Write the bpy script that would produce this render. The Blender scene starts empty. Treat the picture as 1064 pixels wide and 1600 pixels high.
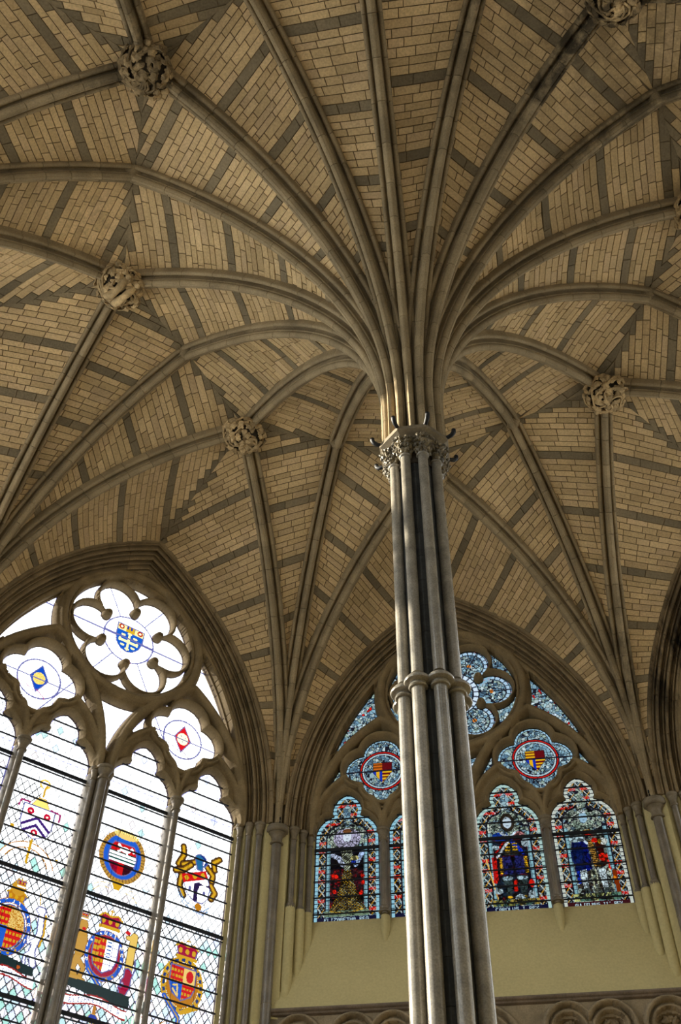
import bpy, math, random
import numpy as np
from math import sin, cos, pi, sqrt, radians, atan2, acos
from mathutils import Matrix, Vector
random.seed(7); RNG = np.random.RandomState(7)
S = bpy.context.scene; COL = S.collection

# ------------------------------------------------------------------ camera
FPX = 1588.3
CAMP = Vector((0.4218, -8.5968, 1.6))
CR = [[0.988554625962848, 0.10461575266951514, 0.1086981866492926],
      [0.1503198731427421, -0.7441437427887662, -0.6508871068063004],
      [0.012794030866132303, 0.6597769580409104, -0.7513525659851567]]
cam = bpy.data.cameras.new('camera'); camo = bpy.data.objects.new('camera', cam); COL.objects.link(camo)
cam.sensor_fit = 'HORIZONTAL'; cam.sensor_width = 36; cam.lens = 36*FPX/1064; cam.clip_start = .02; cam.clip_end = 500
camo.matrix_world = Matrix.Translation(CAMP) @ Matrix(CR).to_4x4()
S.camera = camo
S.view_settings.view_transform = 'Standard'; S.view_settings.look = 'None'
S.view_settings.gamma = 1; S.view_settings.use_curve_mapping = False
EXPO = 0.98; S.view_settings.exposure = EXPO
# ------------------------------------------------------------------ world: hazy bright overcast sky
SKY = 9.0
w = bpy.data.worlds.new('world'); S.world = w; w.use_nodes = True
nt = w.node_tree; nt.nodes.clear()
tc = nt.nodes.new('ShaderNodeTexCoord'); sx = nt.nodes.new('ShaderNodeSeparateXYZ')
rm = nt.nodes.new('ShaderNodeMapRange'); rm.inputs[1].default_value = 0; rm.inputs[2].default_value = 1
rm.inputs[3].default_value = .42*SKY; rm.inputs[4].default_value = 1.15*SKY
bg = nt.nodes.new('ShaderNodeBackground'); bg.inputs[0].default_value = (.93, .965, 1, 1)
wo = nt.nodes.new('ShaderNodeOutputWorld')
nt.links.new(tc.outputs['Generated'], sx.inputs[0]); nt.links.new(sx.outputs[2], rm.inputs[0])
nt.links.new(rm.outputs[0], bg.inputs[1]); nt.links.new(bg.outputs[0], wo.inputs[0])
# ------------------------------------------------------------------ low hazy sun from the left
sun = bpy.data.lights.new('sun', 'SUN'); sun.energy = 14; sun.angle = radians(1.2); sun.color = (1, .9, .74)
suno = bpy.data.objects.new('sun', sun); COL.objects.link(suno)
SUN_AZ, SUN_EL = 86, 20           # theta of the bay it comes through, elevation
sd = Vector((-sin(radians(SUN_AZ))*cos(radians(SUN_EL)), cos(radians(SUN_AZ))*cos(radians(SUN_EL)), sin(radians(SUN_EL))))
suno.rotation_euler = sd.to_track_quat('Z', 'Y').to_euler(); suno.location = sd*30
# ------------------------------------------------------------------ portals in the window openings (guide the sky light)
for k in range(8):
    L = bpy.data.lights.new('window_portal', 'AREA'); L.shape = 'RECTANGLE'; L.size = 5.9; L.size_y = 11.6; L.cycles.is_portal = True
    o = bpy.data.objects.new('window_portal', L); COL.objects.link(o)
    t = radians(45*k); R = 9.62
    o.location = (-R*sin(t), R*cos(t), 11.7)
    o.rotation_euler = Vector((-sin(t), cos(t), 0)).to_track_quat('Z', 'Y').to_euler()

# ================================================================== helpers
def rot(th, p):
    t = radians(th); c, s = cos(t), sin(t)
    p = np.asarray(p, float); q = p.copy(); q[..., 0] = c*p[..., 0]-s*p[..., 1]; q[..., 1] = s*p[..., 0]+c*p[..., 1]
    return q
def plan(th, r, z): return np.array([-r*sin(radians(th)), r*cos(radians(th)), z])
def mesh(name, V, F, mat=None, smooth=False, cols=None):
    m = bpy.data.meshes.new(name)
    V = np.asarray(V, np.float32)
    if isinstance(F, np.ndarray):
        n, k = F.shape
        m.vertices.add(len(V)); m.vertices.foreach_set('co', V.ravel())
        m.loops.add(n*k); m.loops.foreach_set('vertex_index', F.ravel().astype(np.int32))
        m.polygons.add(n); m.polygons.foreach_set('loop_start', np.arange(0, n*k, k, dtype=np.int32))
        m.update(calc_edges=True)
    else:
        m.from_pydata(V.tolist(), [], F); m.update()
    if smooth: m.polygons.foreach_set('use_smooth', [True]*len(m.polygons))
    if cols is not None:      # per-face colours (linear)
        a = m.color_attributes.new('Col', 'FLOAT_COLOR', 'CORNER')
        lt = np.zeros(len(m.polygons), np.int32); m.polygons.foreach_get('loop_total', lt)
        c = np.ones((len(m.polygons), 4), np.float32); c[:, :3] = cols
        a.data.foreach_set('color', np.repeat(c, lt, axis=0).ravel())
    if mat: m.materials.append(mat)
    return m
def link(name, data, parent=None, loc=None, rz=0):
    o = bpy.data.objects.new(name, data); COL.objects.link(o)
    if parent: o.parent = parent
    if loc is not None: o.location = loc
    if rz: o.rotation_euler[2] = rz
    return o
def tag(o, label=None, cat=None, group=None, kind=None):
    if label: o['label'] = label
    if cat: o['category'] = cat
    if group: o['group'] = group
    if kind: o['kind'] = kind
    return o
def dup(o, parent):
    c = o.copy(); COL.objects.link(c); c.parent = parent
    for g in list(o.children):
        dup(g, c)
    return c
class MB:
    def __init__(s): s.V = []; s.F = []; s.C = []
    def add(s, V, F, col=None):
        b = len(s.V); s.V += [tuple(v) for v in V]; s.F += [tuple(i+b for i in f) for f in F]
        if col is not None: s.C += [col]*len(F)
    def grid(s, G, closed=False, col=None):      # G[i][j] points
        n, k = len(G), len(G[0]); V = [p for r in G for p in r]; F = []
        for i in range(n-1):
            for j in range(k if closed else k-1):
                j2 = (j+1) % k; F.append((i*k+j, i*k+j2, (i+1)*k+j2, (i+1)*k+j))
        s.add(V, F, col)
    def sweep(s, G, col=None, caps=True):       # closed profile rings with end caps
        s.grid(G, True, col)
        if caps:
            s.add(G[0], [tuple(range(len(G[0])))[::-1]], col); s.add(G[-1], [tuple(range(len(G[-1])))], col)
    def lathe(s, prof, c=(0, 0), n=16, ang=2*pi, ph=0, col=None):   # prof (r,z)
        G = [[(c[0]+r*cos(ph+2*pi*j/n), c[1]+r*sin(ph+2*pi*j/n), z) for j in range(n)] for r, z in prof]
        s.sweep(G, col)
    def box(s, x0, x1, y0, y1, z0, z1, col=None):
        V = [(x, y, z) for x in (x0, x1) for y in (y0, y1) for z in (z0, z1)]
        s.add(V, [(0, 1, 3, 2), (4, 6, 7, 5), (0, 4, 5, 1), (2, 3, 7, 6), (0, 2, 6, 4), (1, 5, 7, 3)], col)
    def tube(s, pts, r, n=8, col=None):
        pts = [np.array(p, float) for p in pts]; G = []
        for i, p in enumerate(pts):
            d = pts[min(i+1, len(pts)-1)]-pts[max(i-1, 0)]; d /= np.linalg.norm(d)+1e-9
            a = np.cross(d, (0, 0, 1)); 
            if np.linalg.norm(a) < .05: a = np.cross(d, (0, 1, 0))
            a /= np.linalg.norm(a); b = np.cross(a, d); rr = r[i] if hasattr(r, '__len__') else r
            G.append([p+rr*(cos(2*pi*j/n)*a+sin(2*pi*j/n)*b) for j in range(n)])
        s.sweep(G, col)
    def data(s, name, mat, smooth=False):
        return mesh(name, np.array(s.V), s.F, mat, smooth, np.array(s.C) if s.C else None)
    def build(s, name, mat, parent=None, smooth=False, **k): return link(name, s.data(name, mat, smooth), parent, **k)
def autosmooth(o_or_m, deg=40):
    m = o_or_m.data if hasattr(o_or_m, 'data') else o_or_m
    m.polygons.foreach_set('use_smooth', [True]*len(m.polygons))
    try: m.set_sharp_from_angle(angle=radians(deg))
    except Exception: pass

# ================================================================== materials
def mat(name, base, rough=.85, attr=False, noise=(3, .25), fine=(40, .15), bump=.3, objrnd=.0, spec=.25, dirt=None, streak=None):
    m = bpy.data.materials.new(name); m.use_nodes = True; t = m.node_tree; N = t.nodes; Lk = t.links
    b = N['Principled BSDF']; b.inputs['Roughness'].default_value = rough; b.inputs['Specular IOR Level'].default_value = spec
    geo = N.new('ShaderNodeNewGeometry')
    def mul(a, f):      # colour a times factor socket
        x = N.new('ShaderNodeVectorMath'); x.operation = 'SCALE'; Lk.new(a, x.inputs[0]); Lk.new(f, x.inputs['Scale']); return x.outputs[0]
    def rng(sock, lo, hi, a=0., c=1.):
        r = N.new('ShaderNodeMapRange'); Lk.new(sock, r.inputs[0]); r.inputs[1].default_value = a; r.inputs[2].default_value = c
        r.inputs[3].default_value = lo; r.inputs[4].default_value = hi; return r.outputs[0]
    if attr:
        c = N.new('ShaderNodeVertexColor'); c.layer_name = 'Col'; cur = c.outputs[0]
    else:
        c = N.new('ShaderNodeRGB'); c.outputs[0].default_value = (*base, 1); cur = c.outputs[0]
    n1 = N.new('ShaderNodeTexNoise'); n1.inputs['Scale'].default_value = noise[0]; n1.inputs['Detail'].default_value = 4; Lk.new(geo.outputs['Position'], n1.inputs[0])
    cur = mul(cur, rng(n1.outputs[0], 1-noise[1], 1+noise[1], .3, .7))
    n2 = N.new('ShaderNodeTexNoise'); n2.inputs['Scale'].default_value = fine[0]; n2.inputs['Detail'].default_value = 3; Lk.new(geo.outputs['Position'], n2.inputs[0])
    cur = mul(cur, rng(n2.outputs[0], 1-fine[1], 1+fine[1], .3, .7))
    if objrnd:
        oi = N.new('ShaderNodeObjectInfo'); cur = mul(cur, rng(oi.outputs['Random'], 1-objrnd, 1+objrnd))
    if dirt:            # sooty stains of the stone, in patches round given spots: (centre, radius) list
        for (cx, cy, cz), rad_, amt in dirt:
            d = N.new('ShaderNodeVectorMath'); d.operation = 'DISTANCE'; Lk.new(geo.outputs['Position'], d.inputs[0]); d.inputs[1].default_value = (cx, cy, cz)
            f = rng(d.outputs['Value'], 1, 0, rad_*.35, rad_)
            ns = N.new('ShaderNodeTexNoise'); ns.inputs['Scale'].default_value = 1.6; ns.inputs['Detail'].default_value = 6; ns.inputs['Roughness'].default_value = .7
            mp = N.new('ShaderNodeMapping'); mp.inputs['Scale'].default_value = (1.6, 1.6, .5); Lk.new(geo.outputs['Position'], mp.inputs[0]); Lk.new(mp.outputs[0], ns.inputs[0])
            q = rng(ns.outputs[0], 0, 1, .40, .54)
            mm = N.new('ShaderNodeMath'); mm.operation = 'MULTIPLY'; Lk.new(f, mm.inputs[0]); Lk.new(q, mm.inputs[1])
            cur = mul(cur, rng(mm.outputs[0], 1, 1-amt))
    Lk.new(cur, b.inputs['Base Color'])
    if bump:
        bp = N.new('ShaderNodeBump'); bp.inputs['Strength'].default_value = bump; bp.inputs['Distance'].default_value = .01
        Lk.new(n2.outputs[0], bp.inputs['Height']); Lk.new(bp.outputs[0], b.inputs['Normal'])
    return m
SOOT = [((4.9, 7.7, 15.0), 2.1, .92), ((3.8, -3.7, 18.5), 3.6, .8), ((-3.7, -3.7, 18.5), 1.6, .55)]
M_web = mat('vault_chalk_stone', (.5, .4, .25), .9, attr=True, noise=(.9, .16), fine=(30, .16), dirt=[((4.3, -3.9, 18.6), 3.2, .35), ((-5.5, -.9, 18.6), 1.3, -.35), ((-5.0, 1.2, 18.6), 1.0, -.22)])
M_mortar = mat('brown_mortar', (.125, .088, .048), .95)
M_rib = mat('rib_stone', (.275, .21, .118), .82, objrnd=.13, noise=(2.2, .22), dirt=SOOT)
M_arch = mat('arch_stone', (.22, .16, .085), .82, objrnd=.12, noise=(2.5, .25), dirt=SOOT)
M_trac = mat('tracery_stone', (.22, .16, .08), .8, noise=(3, .2), dirt=SOOT[:1])
M_plaster = mat('ochre_plaster', (.49, .42, .21), .9, noise=(.7, .07), fine=(25, .07), bump=.1)
M_purb = mat('polished_grey_marble', (.215, .195, .158), .27, noise=(5, .25), fine=(60, .22), bump=.05, spec=.6, objrnd=.08)
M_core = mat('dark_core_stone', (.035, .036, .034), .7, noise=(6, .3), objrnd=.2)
M_shaft = mat('dark_jamb_marble', (.15, .125, .09), .33, noise=(5, .25), fine=(50, .2), bump=.05, spec=.55)
M_cap = mat('capital_marble', (.17, .135, .085), .55, noise=(5, .25), bump=.15, spec=.4)
M_leaf = mat('carved_foliage_stone', (.42, .30, .15), .8, objrnd=.28, noise=(9, .3), dirt=SOOT[1:])
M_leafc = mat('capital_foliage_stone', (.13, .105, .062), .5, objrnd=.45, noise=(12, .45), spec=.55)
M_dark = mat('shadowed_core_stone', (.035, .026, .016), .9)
M_string = mat('string_course_stone', (.155, .12, .09), .75, noise=(4, .25))
M_arcade = mat('arcade_stone', (.26, .205, .13), .8, noise=(4, .28))
M_iron = mat('black_iron', (.006, .007, .009), .55, noise=(8, .3), spec=.3)
M_bar = mat('saddle_bar_iron', (.012, .014, .02), .6)
M_floor = mat('tile_floor', (.34, .24, .15), .6, noise=(2, .2))
M_lid = mat('sky_lid_brown', (.08, .06, .04), .9)
def glassmat(name, rough=.08, spec=.03):
    m = bpy.data.materials.new(name); m.use_nodes = True; t = m.node_tree; N = t.nodes; N.clear(); Lk = t.links
    c = N.new('ShaderNodeVertexColor'); c.layer_name = 'Col'
    tr = N.new('ShaderNodeBsdfTransparent'); Lk.new(c.outputs[0], tr.inputs[0])
    gl = N.new('ShaderNodeBsdfGlossy'); gl.inputs['Roughness'].default_value = .25
    mx = N.new('ShaderNodeMixShader'); mx.inputs[0].default_value = spec
    o = N.new('ShaderNodeOutputMaterial'); Lk.new(tr.outputs[0], mx.inputs[1]); Lk.new(gl.outputs[0], mx.inputs[2]); Lk.new(mx.outputs[0], o.inputs[0])
    return m
M_glass = glassmat('stained_glass')

BAY = {0: 'A', 45: 'B', 90: 'D', 135: 'E', 180: 'H', -135: 'G', -90: 'F', -45: 'C'}
BAYTXT = {0: 'in front of the royal figure window behind the column', 45: 'beside the bright heraldic window', 90: 'at middle left',
          135: 'at upper left', 180: 'overhead at top centre', -135: 'at upper right', -90: 'at middle right', -45: 'to the right of the column capital'}
SIDE = {0: 'far', 45: 'far_left', 90: 'left', 135: 'near_left', 180: 'near', -135: 'near_right', -90: 'right', -45: 'far_right'}
NTXT = {22.5: 'between figure window and heraldic window', 67.5: 'left of the heraldic window', 112.5: 'at far left', 157.5: 'at top left',
        -157.5: 'at top right', -112.5: 'high on the right', -67.5: 'at right edge', -22.5: 'at right of the figure window'}
# ================================================================== vault curves
ZS = 12.36
RB, ZB, RN, ZN, RC = 5.246, 18.60, 4.913, 18.90, 9.319
def arc_curve(a, z0, zst, b, z1, n=40, web=.2, r0=0):
    """rib spine from plan point a (z0), stilted to zst, then a circular arc to plan b, z1; returns points, outward normals, side vector"""
    a = np.array(a[:2]); b = np.array(b[:2]); d = b-a; dx = np.linalg.norm(d); u = d/dx; dz = z1-zst
    R = (dx*dx+dz*dz)/(2*dx); phi1 = atan2(dz, R-dx) if dx < R else pi-atan2(dz, dx-R)
    pts, nor = [], []
    Ls = zst-z0; La = R*phi1; T = Ls+La
    for i in range(n+1):
        s = T*i/n
        if s < Ls: x = 0; z = z0+s; nn = (-1, 0)
        else:
            ph = (s-Ls)/R; x = R-R*cos(ph); z = zst+R*sin(ph); nn = (-cos(ph), sin(ph))
        pts.append((a[0]+u[0]*x, a[1]+u[1]*x, z)); nor.append((u[0]*nn[0], u[1]*nn[0], nn[1]))
    return np.array(pts), np.array(nor), np.array((u[1], -u[0], 0.))
def K_boss(th): return plan(th, RB, ZB+.24)
def K_node(th): return plan(th, RN, ZN+.22)
def webcurve(P, N, K, off=.2):
    W = P+N*off; e = K-W[-1]; n = len(W)-1
    for i in range(n+1): W[i] += e*(i/n)**3
    return W
def pil_boss(th): return arc_curve(plan(th, .37, 0), 12.60, 13.45, plan(th, RB, 0), ZB)
def pil_node(th): return arc_curve(plan(th, .37, 0), 12.60, 13.30, plan(th, RN, 0), ZN)
def cor_boss(cth, bth): return arc_curve(plan(cth, RC, 0), ZS, ZS+.05, plan(bth, RB, 0), ZB)
def cor_node(cth): return arc_curve(plan(cth, RC, 0), ZS, ZS+.05, plan(cth, RN, 0), ZN)
# window arch: lerp between glass-line arch (o=0,R 9.2) and outer arch (o=.47,R 8.65)
def archpt(o, Rr, f):
    l = max(0, min(1.1, o/.47)); c = 2.9+(3.23-2.9)*l; R = 2.93+o+c
    ph = acos(c/R)*f; return (-c+R*cos(ph), Rr, 12.42+R*sin(ph))
def archhalf(z, o=0.):
    l = max(0, min(1, o/.47)); c = 2.9+.33*l; R = 2.93+o+c
    if z <= 12.42: return 2.93+o
    q = R*R-(z-12.42)**2
    return (-c+sqrt(q)) if q > 0 else -1
def wallcurve(th, side, n=40):
    return rot(th, np.array([(side*archpt(.47, 8.65, i/n)[0], 8.65, archpt(.47, 8.65, i/n)[2]) for i in range(n+1)]))
class Curve:
    def __init__(s, P):
        s.P = np.array(P); d = np.linalg.norm(np.diff(s.P, axis=0), axis=1); s.s = np.concatenate([[0], np.cumsum(d)]); s.L = s.s[-1]
    def at(s, x): return np.array([np.interp(x, s.s, s.P[:, i]) for i in range(3)])
CRT = np.array(CR).T; CP = np.array(CAMP)
def proj(p):
    v = CRT@(np.asarray(p)-CP)
    if v[2] > -.1: return None
    return 532+FPX*v[0]/-v[2], 800-FPX*v[1]/-v[2], -v[2]
# ================================================================== vault webs
LIGHTS = [(.52, .375, .19), (.47, .34, .17), (.55, .40, .21), (.50, .36, .195), (.45, .32, .16), (.54, .39, .20)]
DARKS = [(.19, .15, .088), (.17, .135, .08), (.215, .168, .098)]
def cell(th, P, Q, W, h0, bulge, shell, stones, rs):
    """P = longer rib line, Q = shorter one, W = width of the wedge of courses that die on the ridge"""
    mid = (P.P[-1]+Q.P[-1])/2; room = np.array([P.P[:, 0].mean()*.6+mid[0]*.4, P.P[:, 1].mean()*.6+mid[1]*.4, 8.])
    L = P.L; hq = L-W; QE, PE = Q.P[-1], P.P[-1]
    def Qx(h): return Q.at(h*Q.L/hq) if h <= hq else QE+(PE-QE)*((h-hq)/W)
    def frame(h):
        a, b = P.at(h), Qx(h); e = .05; a2, b2 = P.at(max(h-e, 0)), Qx(max(h-e, 0))
        t = (a+b-a2-b2); c = b-a; n = np.cross(c, t); l = np.linalg.norm(n)
        n = n/l if l > 1e-9 else np.array([0, 0, 1.])
        if n@((a+b)/2-room) < 0: n = -n
        return a, b, n, np.linalg.norm(c)
    def pt(fr, t, off=0): a, b, n, l = fr; return a+(b-a)*t+n*(bulge*l*4*t*(1-t)+off)
    # backing shell
    G, G2 = [], []
    for i in range(45):
        fr = frame(L*i/44*.9995); G.append([pt(fr, j/4) for j in range(5)]); G2.append([pt(fr, j/4, .14) for j in range(5)])
    shell.grid(G); shell.grid(G2)
    h = h0; k = rs.randint(0, 8)
    while h < L-.03:
        dark = (k % 9 == 0); hh = .165 if dark else rs.uniform(.108, .15)
        h1 = min(h+hh, L*.9995); f0, f1 = frame(h), frame(h1); ln = (f0[3]+f1[3])/2
        if ln > .22 or (h > hq and ln > .1):
            ts = [0.]; x = -rs.uniform(0, .3)
            while True:
                x += rs.uniform(.24, .50)*(1.4 if dark else 1)
                if x > ln-.12: break
                if x > .1: ts.append(x/ln)
            wedge = h1 > hq and f1[3] > .25
            if wedge:
                xe = f1[3]-rs.uniform(.10, .16); ts = [q for q in ts if q*ln < xe-.16]+[xe/ln]
            ts.append(1.); n = len(ts)-1
            for i in range(n):
                isd = dark or (h1 > hq and i == n-1 and rs.rand() < .85)
                c = np.array((DARKS if isd else LIGHTS)[rs.randint(3 if isd else 6)])*rs.uniform(.9, 1.1)
                g = .0065/ln; t0, t1 = ts[i]+g, ts[i+1]-g; gh = .0065/max(h1-h, .01)
                o = -.014+rs.uniform(-.004, .004); pr = o+.016
                A0, B0, A1, B1 = pt(f0, t0, o), pt(f0, t1, o), pt(f1, t0, o), pt(f1, t1, o)
                if wedge:
                    k0, k1 = ln/f0[3], ln/f1[3]; last = i == n-1
                    A0, A1 = pt(f0, min(1, t0*k0), o), pt(f1, min(1, t0*k1), o)
                    B0, B1 = (pt(f0, t1, o), pt(f1, t1, o)) if last else (pt(f0, min(1, t1*k0), o), pt(f1, min(1, t1*k1), o))
                a0, b0, a1, b1 = A0*(1-gh)+A1*gh, B0*(1-gh)+B1*gh, A1*(1-gh)+A0*gh, B1*(1-gh)+B0*gh
                nv = f0[2]*.02; sh = .12
                ce = (a0+b0+a1+b1)/4
                def ins(p): return p+(ce-p)/np.linalg.norm(ce-p)*.004 if np.linalg.norm(ce-p) > .02 else p
                V = [ins(a0)-nv*.1, ins(b0)-nv*.1, ins(b1)-nv*.1, ins(a1)-nv*.1, a0+nv*.12, b0+nv*.12, b1+nv*.12, a1+nv*.12, a0+nv, b0+nv, b1+nv, a1+nv]
                F = [(0, 1, 2, 3)]+[(q, (q+1) % 4, 4+(q+1) % 4, 4+q) for q in range(4)]+[(4+q, 4+(q+1) % 4, 8+(q+1) % 4, 8+q) for q in range(4)]
                pp = proj(ce); sc = 0
                if pp and -40 < pp[0] < 1104 and -40 < pp[1] < 1640:
                    q4 = [proj(v) for v in (a0, b0, b1, a1)]
                    sc = abs(sum(q4[i2][0]*q4[(i2+1) % 4][1]-q4[(i2+1) % 4][0]*q4[i2][1] for i2 in range(4)))/2
                stones.append((sc, V, F, c))
        h = h1; k += 1
for th in BAY:
    rs = np.random.RandomState(int(th)+500)
    shell = MB(); stones = []
    pb = Curve(webcurve(*pil_boss(th)[:2], K_boss(th)))
    for sg in (-1, 1):
        nth = th+22.5*sg
        pn = Curve(webcurve(*pil_node(nth)[:2], K_node(nth)))
        cb = Curve(webcurve(*cor_boss(nth, th)[:2], K_boss(th)))
        cn = Curve(webcurve(*cor_node(nth)[:2], K_node(nth)))
        wc = Curve(wallcurve(th, -sg))
        cell(th, pb, pn, .55, 1.0, .035, shell, stones, rs)
        cell(th, cb, cn, .75, .5, .03, shell, stones, rs)
        cell(th, cb, wc, 1.5, .5, .035, shell, stones, rs)
    o = shell.build('ceiling', M_mortar, smooth=True)
    tag(o, 'stone vault bay with striped webs '+BAYTXT[th], 'ceiling', kind='structure')
    stones.sort(key=lambda s: -s[0])
    nind = 300 if stones[0][0] > 0 else 0
    for sc, V, F, c in stones[:nind]:
        if sc <= 0: break
        link('vault_stone', mesh('vault_stone', V, F, M_web, False, np.tile(c, (len(F), 1))), o)
    rest = MB()
    for s in (stones[nind:] if nind else stones): rest.add(s[1], s[2], tuple(s[3]))
    if rest.V: tag(rest.build('vault_stonework', M_web, o), kind='stuff')
# ================================================================== ribs
def ribprofile():
    h = [(-.17, .26), (-.17, .155)]
    for a in range(190, 341, 30): h.append((-.132+.038*cos(radians(a)), .125+.038*sin(radians(a))))
    h += [(-.094, .15), (-.082, .165), (-.062, .155), (-.052, .115), (-.058, .07), (-.07, .055), (-.066, .035), (-.05, .03)]
    for a in range(175, 271, 16): h.append((.064*cos(radians(a)), -.008+.064*sin(radians(a))))
    h.append((-.012, -.078)); return h+[(-x, y) for x, y in h[::-1]]
def tidy(pr):
    out = []
    for q in pr:
        if not out or abs(q[0]-out[-1][0])+abs(q[1]-out[-1][1]) > .004: out.append(q)
    return out
RP = tidy(ribprofile())
def rib_meshes(P, N, side, seg, name, taper=False):
    C = Curve(P); CN = np.array(N); n = max(3, round(C.L/seg)); out = []
    cuts = [0]
    for i in range(1, n): cuts.append(i/n+RNG.uniform(-.1, .1)/n)
    cuts.append(1)
    for i in range(n):
        s0, s1 = cuts[i]*C.L+(.004 if i else 0), cuts[i+1]*C.L-(.004 if i < n-1 else 0); G = []
        for k in range(5):
            s = s0+(s1-s0)*k/4; p = C.at(s); nn = np.array([np.interp(s, C.s, CN[:, j]) for j in range(3)]); nn /= np.linalg.norm(nn)
            e = .985 if k in (0, 4) else 1
            sh = .7+.3*min(1, s/1.6) if taper else 1
            G.append([p+side*x*e*sh+nn*(y*e if y < 0 else y*sh) for x, y in RP])
        b = MB(); b.sweep(G); m = b.data('voussoir', M_rib); autosmooth(m, 50); out.append(m)
    return out
tn = 1
def put_rib(meshes, th, label, first=None):
    global tn
    r = link('trim_%d' % tn, None, rz=radians(th)); r.empty_display_size = .2; tn += 1
    tag(r, label, 'rib', kind='structure')
    for m in meshes: link('key_block' if m.name.startswith('key') else 'voussoir', m, r)
    return r
mb_ = rib_meshes(*pil_boss(0), .62, 'r', True); mn_ = rib_meshes(*pil_node(0), .62, 'r', True)
mcl = rib_meshes(*cor_boss(22.5, 0), .5, 'r'); mcr = rib_meshes(*cor_boss(-22.5, 0), .5, 'r'); mcn = rib_meshes(*cor_node(0), .52, 'r')
kb = MB(); kb.lathe([(.02, -.075), (.055, -.06), (.075, -.02), (.10, .06), (.16, .10), (.17, .26)], c=(0, RN), n=16); kb = kb.data('key_block', M_rib, True)
kb.transform(Matrix.Translation((0, 0, ZN)))
for th in BAY:
    put_rib(mb_, th, 'moulded stone rib from central column to leafy boss '+BAYTXT[th])
    put_rib(mn_, th+22.5, 'moulded stone rib from central column to unbossed joint '+NTXT[th+22.5 if th+22.5 <= 180 else th+22.5-360])
    put_rib(mcl, th, 'stone rib rising from left-hand wall shaft to leafy boss '+BAYTXT[th])
    put_rib(mcr, th, 'stone rib rising from right-hand wall shaft to leafy boss '+BAYTXT[th])
    put_rib(mcn+[kb], th+22.5, 'stone rib rising from wall shaft to unbossed joint '+NTXT[th+22.5 if th+22.5 <= 180 else th+22.5-360])
# ================================================================== leaves
def leafmesh(name, m, L=.16, Wd=.11, curl=.6, lobes=5):
    pts = []
    for i in range(18):
        a = -pi+2*pi*i/18; r = 1+.24*cos(lobes*(a))*(.4+.6*abs(cos(a/2)))
        pts.append((L*.5*(1+cos(a)*r*.95), Wd*.5*sin(a)*r*1.15))
    V = []; 
    def bend(x, y, z): t = x/L-.5; return (L*sin(t*curl*2)/(curl*2), y, z-L*(1-cos(t*curl*2))/(curl*2)-abs(y)*.45+(.03 if t > .42 else 0))
    for z in (.010, -.012): V += [bend(x, y, z) for x, y in pts]
    V += [bend(L*.5, 0, .03), bend(L*.5, 0, -.012)]; n = 18
    F = [(i, (i+1) % n, 2*n) for i in range(n)]+[((i+1) % n+n, i+n, 2*n+1) for i in range(n)]+[((i+1) % n, i, i+n, (i+1) % n+n) for i in range(n)]
    return mesh(name, V, F, m)
def orient(o, p, nrm, roll):
    z = Vector(nrm).normalized(); x = z.orthogonal().normalized(); x = Matrix.Rotation(roll, 3, z) @ x; y = z.cross(x)
    o.matrix_local = Matrix.Translation(p) @ Matrix((x, y, z)).transposed().to_4x4()
LM = [leafmesh('leaf', M_leaf, .21, .17, .5, 5), leafmesh('leaf', M_leaf, .17, .13, .75, 3), leafmesh('leaf', M_leaf, .24, .12, .65, 7)]
def boss(th, figures=False):
    r = link('roof_boss', None, loc=plan(th, RB, ZB-.02), rz=radians(th)); r.empty_display_size = .2
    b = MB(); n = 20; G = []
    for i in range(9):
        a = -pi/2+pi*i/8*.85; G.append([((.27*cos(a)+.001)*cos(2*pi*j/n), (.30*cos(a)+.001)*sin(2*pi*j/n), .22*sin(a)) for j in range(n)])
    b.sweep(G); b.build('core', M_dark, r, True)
    rs = np.random.RandomState(int(th)+900); k = 0
    for ring, (el, cnt) in enumerate(((-88, 5), (-70, 9), (-50, 14), (-30, 18), (-12, 20), (6, 18))):
        for j in range(cnt):
            if figures and ring < 2: continue
            a = 2*pi*(j+rs.uniform(-.3, .3))/cnt+ring; e = radians(el+rs.uniform(-8, 8))
            nr = Vector((cos(e)*cos(a), cos(e)*sin(a), sin(e))); p = Vector((.30*nr.x, .30*nr.y, .23*nr.z))
            lf = link('leaf', LM[rs.randint(3)], r); nn = nr+Vector(rs.uniform(-.38, .38, 3)); orient(lf, p+nr*rs.uniform(.0, .075), nn, rs.uniform(0, 6.28))
            s = rs.uniform(.5, .8); lf.scale = (s, s, s)
    b = MB()     # curling stems between the leaves
    for j in range(7):
        a0 = rs.uniform(0, 6.28); pts = []
        for q in range(9):
            a = a0+q*.28; e = radians(-78+q*9+10*sin(q)); pts.append((.34*cos(e)*cos(a), .34*cos(e)*sin(a), .27*sin(e)))
        b.tube(pts, .016, 6)
    b.build('stem', M_leaf, r, True)
    if figures:
        for s in (-1, 1):
            b = MB(); y = .085*s
            b.tube([(-.30, y*1.3, -.16), (-.20, y*1.1, -.25), (-.06, y, -.29), (.10, y, -.285), (.24, y*1.2, -.22), (.33, y*1.3, -.13)], [.05, .075, .062, .085, .07, .03], 10)
            b.tube([(-.12, y, -.30), (-.02, y*1.9, -.28), (.06, y*2.2, -.24)], [.03, .028, .02], 7)
            b.tube([(-.33, y*1.3, -.16), (-.38, y*1.35, -.17), (-.43, y*1.3, -.15)], [.03, .06, .035], 9)
            b.build('figure', M_leaf, r, True, rz=radians(62)).scale = (.72, .8, .98)
    return r
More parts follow.
